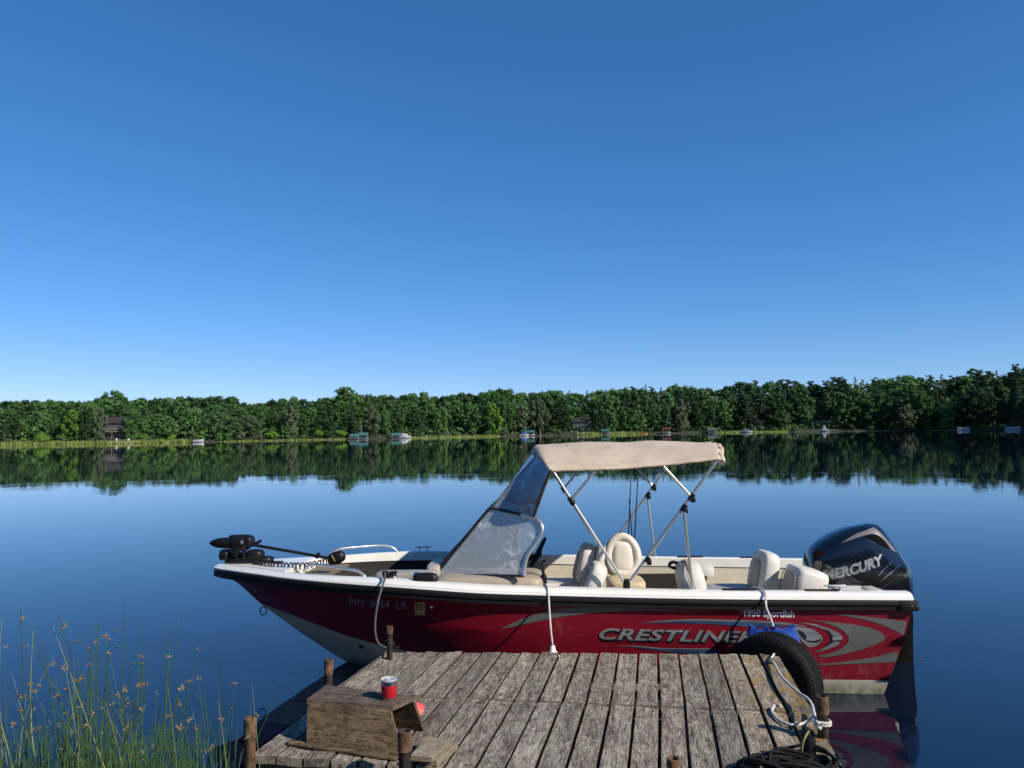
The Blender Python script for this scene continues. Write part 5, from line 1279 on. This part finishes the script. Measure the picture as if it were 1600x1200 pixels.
# blue bumper
outl = [(1170, 1002), (1168, 988), (1171, 973), (1176, 976), (1184, 981), (1193, 980), (1197, 976), (1201, 979), (1205, 983), (1211, 977), (1217, 979), (1226, 981), (1234, 978), (1242, 973), (1243, 983), (1247, 993), (1250, 1004)]
q = [atY(x, 1004-(1004-y)*.88, 5.985) for x, y in outl]; org = sum(q, Vector())/len(q); org.z = min(p.z for p in q)
mb = MB(); n = len(q); K = 5; rings = []
for j, (dy, sc_) in enumerate(((-.035, .90), (-.028, .98), (0, 1), (.028, .98), (.035, .90))):
    cen = sum(q, Vector())/n; rings.append([(cen+(p-cen)*sc_)-org+Vector((0, dy, 0)) for p in q])
mb.loft(rings); o = mb.build('boat_bumper', M['blue'], ang=50); o.location = org; tag(o, 'blue vinyl bumper with pointed corners wedged behind the tyre', 'bumper')
gx2 = BY(1188, 920, 1.0).x
rope('stern_line', [bw((gx2+.05, RB(gx2)-.19, RZ(gx2)+.054)), bw((gx2+.03, RB(gx2)-.14, RZ(gx2)+.072)), bw((gx2, RB(gx2)-.06, RZ(gx2)+.072)), bw((gx2-.01, RB(gx2)+.01, RZ(gx2)+.054)), atY(1197, 948, 5.98), atY(1204, 966, 5.96), atY(1208, 979, 5.92)], .0088, 'ropew', 'white rope from the gunwale down to the post behind the tyre')
for gxx in (gx2,):
    pass
# white rope on the dock
p_post = G(1284, 1110, DZ+.10)
pts = [D(1210, 1021, .012), D(1206, 1027, .02), D(1203, 1033, .022), D(1209, 1036, .03), D(1222, 1058, .045), D(1245, 1080, .06), D(1266, 1096, .075)]
pp = G(1284, 1087, .66); cx, cy = pp.x, pp.y
pts += [Vector((cx+.037*math.cos(a), cy+.037*math.sin(a), DZ+.085-.012*(a_/6.28))) for a, a_ in [(math.pi*1.05+k*.7, k*.7) for k in range(0, 20)]]
pts += [D(1276, 1106, .05), D(1270, 1120, .03), D(1258, 1129, .012), D(1240, 1133, .011), D(1222, 1128, .011), D(1210, 1118, .011), D(1206, 1110, .012), D(1211, 1102, .02), D(1218, 1102, .026), D(1221, 1106, .014)]
rope('mooring_rope', pts, .0080, 'ropew', 'white rope lying on the dock boards and wound round the dark post', 5)
mb = MB(); k0 = D(1203, 1033, .02)
mb.tube([k0+Vector((.018*math.cos(a*.9), .018*math.sin(a), .012*math.sin(a*1.7))) for a in [k*.4 for k in range(34)]], .008, 6); o = mb.build('rope_knot', M['ropeg'], ang=80); tag(o, 'grey knot in the white rope at the far right dock corner', 'knot')
# black coil and short black bollard
cc = D(1237, 1206, 0); rr_ = random.Random(8); pts = []
for k in range(330):
    a = k*.21; R_ = .165+.06*math.sin(k*.045)+.02*math.sin(k*.31)+rr_.uniform(-.007, .007); pts.append(Vector((R_*.98*math.cos(a)+.012*math.sin(k*.11), R_*.55*math.sin(a)+.012*math.cos(k*.13), .014+.062*(k/330)*abs(math.sin(k*.17+a*.3))+.012*math.sin(a*2+k*.05)**2)))
mb = MB(); mb.tube(pts, .0085, 6); mb.tube(smooth_path([(-.22, .02, .012), (-.30, .00, .010), (-.36, -.03, .010)]), .014, 6)
o = mb.build('rope_coil', M['ropek'], ang=80); o.location = cc; tag(o, 'heap of coiled black rope at the near right of the dock', 'rope')
bp_ = D(1264, 1189, 0)
c = empty('bollard', bp_, 'short black bollard with a shackle standing in the black rope coil', 'bollard')
mb = MB(); mb.lathe([(.034, 0), (.034, .10), (.030, .115), (.012, .12)], 18); mb.build('barrel', M['black'], c, ang=40)
mb = MB(); mb.tube([(.026*math.cos(a), 0, .125+.026*math.sin(a)) for a in [k*.3 for k in range(-2, 14)]], .008, 8); mb.build('shackle', M['black'], c, ang=60)
mb = MB(); mb.tube(smooth_path([(.0, -.012, .145), (-.03, -.035, .12), (-.045, -.04, .08), (-.045, -.035, .04), (-.04, -.04, .01)]), .005, 6); mb.build('cord', M['yellowcord'], c, ang=60)
# fishing rods
for k, (q0, q1, rr) in enumerate([((988, 908), (998, 722), .0035), ((979, 908), (986, 742), .0035), ((993, 908), (983, 780), .0035)]):
    a, b_ = bw(BY(*q0, -.25)), bw(BY(*q1, -.35)); a = a+(a-b_)*.18
    c = empty('fishing_rod', a, ['tallest thin fishing rod standing in the boat by the big seat', 'thin fishing rod leaning slightly left behind the big seat', 'shortest fishing rod crossing the two others by the seat'][k], 'fishing rod')
    v = b_-a
    mb = MB(); mb.tube([(0, 0, 0), v*.22], .012, 8); mb.build('handle', M['black'], c, ang=60)
    mb = MB(); mb.tube([v*.2, v*.6, v], [.0075, .0055, .0035], 6)
    for t_ in (.4, .55, .7, .84, .99): mb.tube([v*t_+Vector((0, -.012+.009*math.cos(x), .009*math.sin(x))) for x in [j*.785 for j in range(8)]], .0014, 4, closed=True)
    mb.build('blank', M['black'], c, ang=60)

# ------------------------------------------------------------------ rushes in the shallows
M['rush'] = mat('rush_stem', (.054, .115, .034), (.030, .072, .024), 3, .5, stretch=(1, 1, .4))
M['rushlight'] = mat('dry_rush_stem', (.20, .22, .10), (.12, .16, .06), 3, .6)
M['seed'] = mat('brown_seed_heads', (.29, .21, .115), (.15, .10, .055), 60, .8)
rr_ = random.Random(17)
def stem_mesh(mb, base, tip, bend, r0):
    pts = []; d = tip-base; s_ = Vector((d.y, -d.x, 0)).normalized() if d.xy.length > 1e-3 else Vector((1, 0, 0))
    for k in range(9):
        t_ = k/8; pts.append(base+d*t_+Vector((bend.x, bend.y, 0))*math.sin(math.pi*t_)*.5+Vector((0, 0, .0)))
    mb.tube(pts, [r0*(1-.78*(k/8)**1.5) for k in range(9)], 5); return pts
def seed_head(mb, p, r_, k=7, sc_=1.0):
    for j in range(k):
        d = Vector((r_.gauss(0, 1), r_.gauss(0, 1), r_.gauss(.45, .8))).normalized(); c = p+d*r_.uniform(.006, .020)*sc_; l = r_.uniform(.008, .015)*sc_; w_ = l*.42
        n1_ = d.orthogonal().normalized(); n2_ = d.cross(n1_)
        mb.add([c-d*l, c+n1_*w_, c+n2_*w_, c-n1_*w_, c-n2_*w_, c+d*l], [(0, 1, 2), (0, 2, 3), (0, 3, 4), (0, 4, 1), (5, 2, 1), (5, 3, 2), (5, 4, 3), (5, 1, 4)])
def rush(tpx, tpy, bpx, Y, seed, bend=.05, r0=.0042, m_='rush', label=None, group=None, above=.12):
    tip = atY(tpx, tpy, Y+rr_.uniform(-.25, .15)); base = atY(bpx, 1240, Y); base.z = 0
    b_ = Vector((base.x, base.y, -.25)); c = empty('rush', (base.x, base.y, 0), label or ('green rush stem with a brown seed cluster, standing in the shallow water' if seed else 'bare green rush stem standing in the shallow water'), 'rush', group or ('rushes with seed clusters' if seed else 'bare rush stems'))
    o0 = Vector((base.x, base.y, 0)); mb = MB(); pts = stem_mesh(mb, b_-o0, tip-o0, Vector((rr_.uniform(-bend, bend), rr_.uniform(-bend, bend))), r0); mb.build('stem', M[m_], c, ang=80)
    if seed:
        mb = MB(); i = 8-1 if above else 8; p = pts[7].lerp(pts[8], rr_.uniform(-.5, 1)) if above else pts[8]
        seed_head(mb, p+Vector((rr_.uniform(-.012, .012), -.004, 0)), rr_, rr_.randint(5, 11), rr_.uniform(.55, .85)); mb.build('seed_cluster', M['seed'], c, ang=None)
Z7 = lambda x, y: (x/3.81, 930+y/3.81)
# the ones that stand out
for (tx, ty), (bx, by), Y, seed, lab, r0, m_ in [
    ((737, 25), (722, 1000), 4.3, False, 'tallest straight dark rush in the middle of the clump', .0055, 'rush'),
    ((1092, 65), (880, 1029), 4.4, False, 'tall rush leaning right, crossing a thick upright one', .0045, 'rush'),
    ((1016, 182), (978, 1029), 4.1, True, 'thick upright rush with seed clusters near the right', .0075, 'rush'),
    ((315, 185), (760, 1000), 3.9, False, 'pale dry rush leaning far left across the clump', .0048, 'rushlight'),
    ((122, 65), (195, 1029), 4.3, True, 'tall upright rush at the left with two seed clusters', .005, 'rush'),
    ((100, 75), (640, 1029), 4.4, False, 'long dark rush arching from upper left to lower right', .004, 'rush'),
    ((545, 165), (535, 1029), 4.2, True, 'upright rush with a brown cluster at its very tip', .0045, 'rush'),
    ((1302, 478), (1335, 1029), 4.0, False, 'bare rush with a blunt tip near the dock', .0042, 'rush'),
    ((1397, 525), (1330, 1029), 4.0, True, 'rush with an orange-brown cluster near the dock', .0038, 'rush'),
    ((1500, 530), (1575, 1029), 3.75, True, 'rightmost rush, in front of the near left dock post', .0036, 'rushlight'),
    ((1172, 440), (1290, 1029), 4.1, True, 'rush with pale tip leaning left, right side of clump', .004, 'rush'),
    ((1490, 640), (1492, 1029), 3.8, True, 'short thin rush just left of the near dock post', .003, 'rushlight'),
    ((1218, 850), (1210, 1029), 3.8, True, 'low thin rush between the clump and the dock', .0028, 'rushlight'),
    ((0, 735), (165, 1029), 3.7, False, 'thick pale green blade leaning in from the left edge', .008, 'rushlight')]:
    a, b_ = Z7(tx, ty), Z7(bx, by)
    ex = a[0]+(b_[0]-a[0])*(1290-a[1])/(b_[1]-a[1])
    rush(a[0], a[1], ex, Y, seed, .02, r0, m_, lab, 'rushes that stand out')
for i in range(160):
    bx = min(max(rr_.gauss(150, 100), -30), 345); lean = rr_.gauss(-10, 50); ty = 1200-abs(rr_.gauss(115, 60))*(1.0 if bx < 290 else .7); ty = max(ty, 965)
    rush(bx+lean, ty, bx+rr_.uniform(-10, 10), rr_.uniform(3.75, 4.9), rr_.random() < .55, rr_.choice((.06, .12, .28)), rr_.uniform(.0038, .0062), 'rush' if rr_.random() < .85 else 'rushlight', above=rr_.random() < .6)
mb = MB()
for i in range(520):
    bx = min(max(rr_.gauss(185, 90), -40), 350); Y = rr_.uniform(3.5, 4.9); t_ = atY(bx+rr_.gauss(0, 20), rr_.uniform(1125, 1215), Y); b_ = atY(bx, 1240, Y); b_.z = -.2
    stem_mesh(mb, b_, t_, Vector((rr_.uniform(-.04, .04), 0)), rr_.uniform(.003, .005))
tag(mb.build('rush_clump', M['rush'], ang=80), 'dense low rush stems at the foot of the clump', 'rushes', kind='stuff')
# floating leaves
M['float'] = mat('floating_leaf', (.16, .18, .08), (.09, .11, .05), 20, .5)
for i, (x, y) in enumerate([(372, 957), (208, 1036), (220, 1036), (54, 990), (180, 986), (163, 993), (200, 1008), (183, 1010), (118, 1003), (1440, 1030), (108, 974)]):
    p = G(x, y, .004); L_ = .016+.011*((i*7) % 3); mb = MB(); n = 10
    mb.add([Vector((L_*math.cos(2*math.pi*k/n), L_*.5*math.sin(2*math.pi*k/n), .002*math.sin(k*2))) for k in range(n)]+[Vector((0, 0, .003))], [(k, (k+1) % n, n) for k in range(n)])
    o = mb.build('floating_leaf', M['float'], ang=60); o.location = p; o.rotation_euler.z = i*1.3
    tag(o, 'single pale leaf floating on open water below the bow' if i == 0 else 'single tiny leaf floating right of the engine' if i == 9 else 'small green leaf floating on the water behind the rushes', 'leaf', None if i in (0, 9) else 'leaves floating behind the rushes')
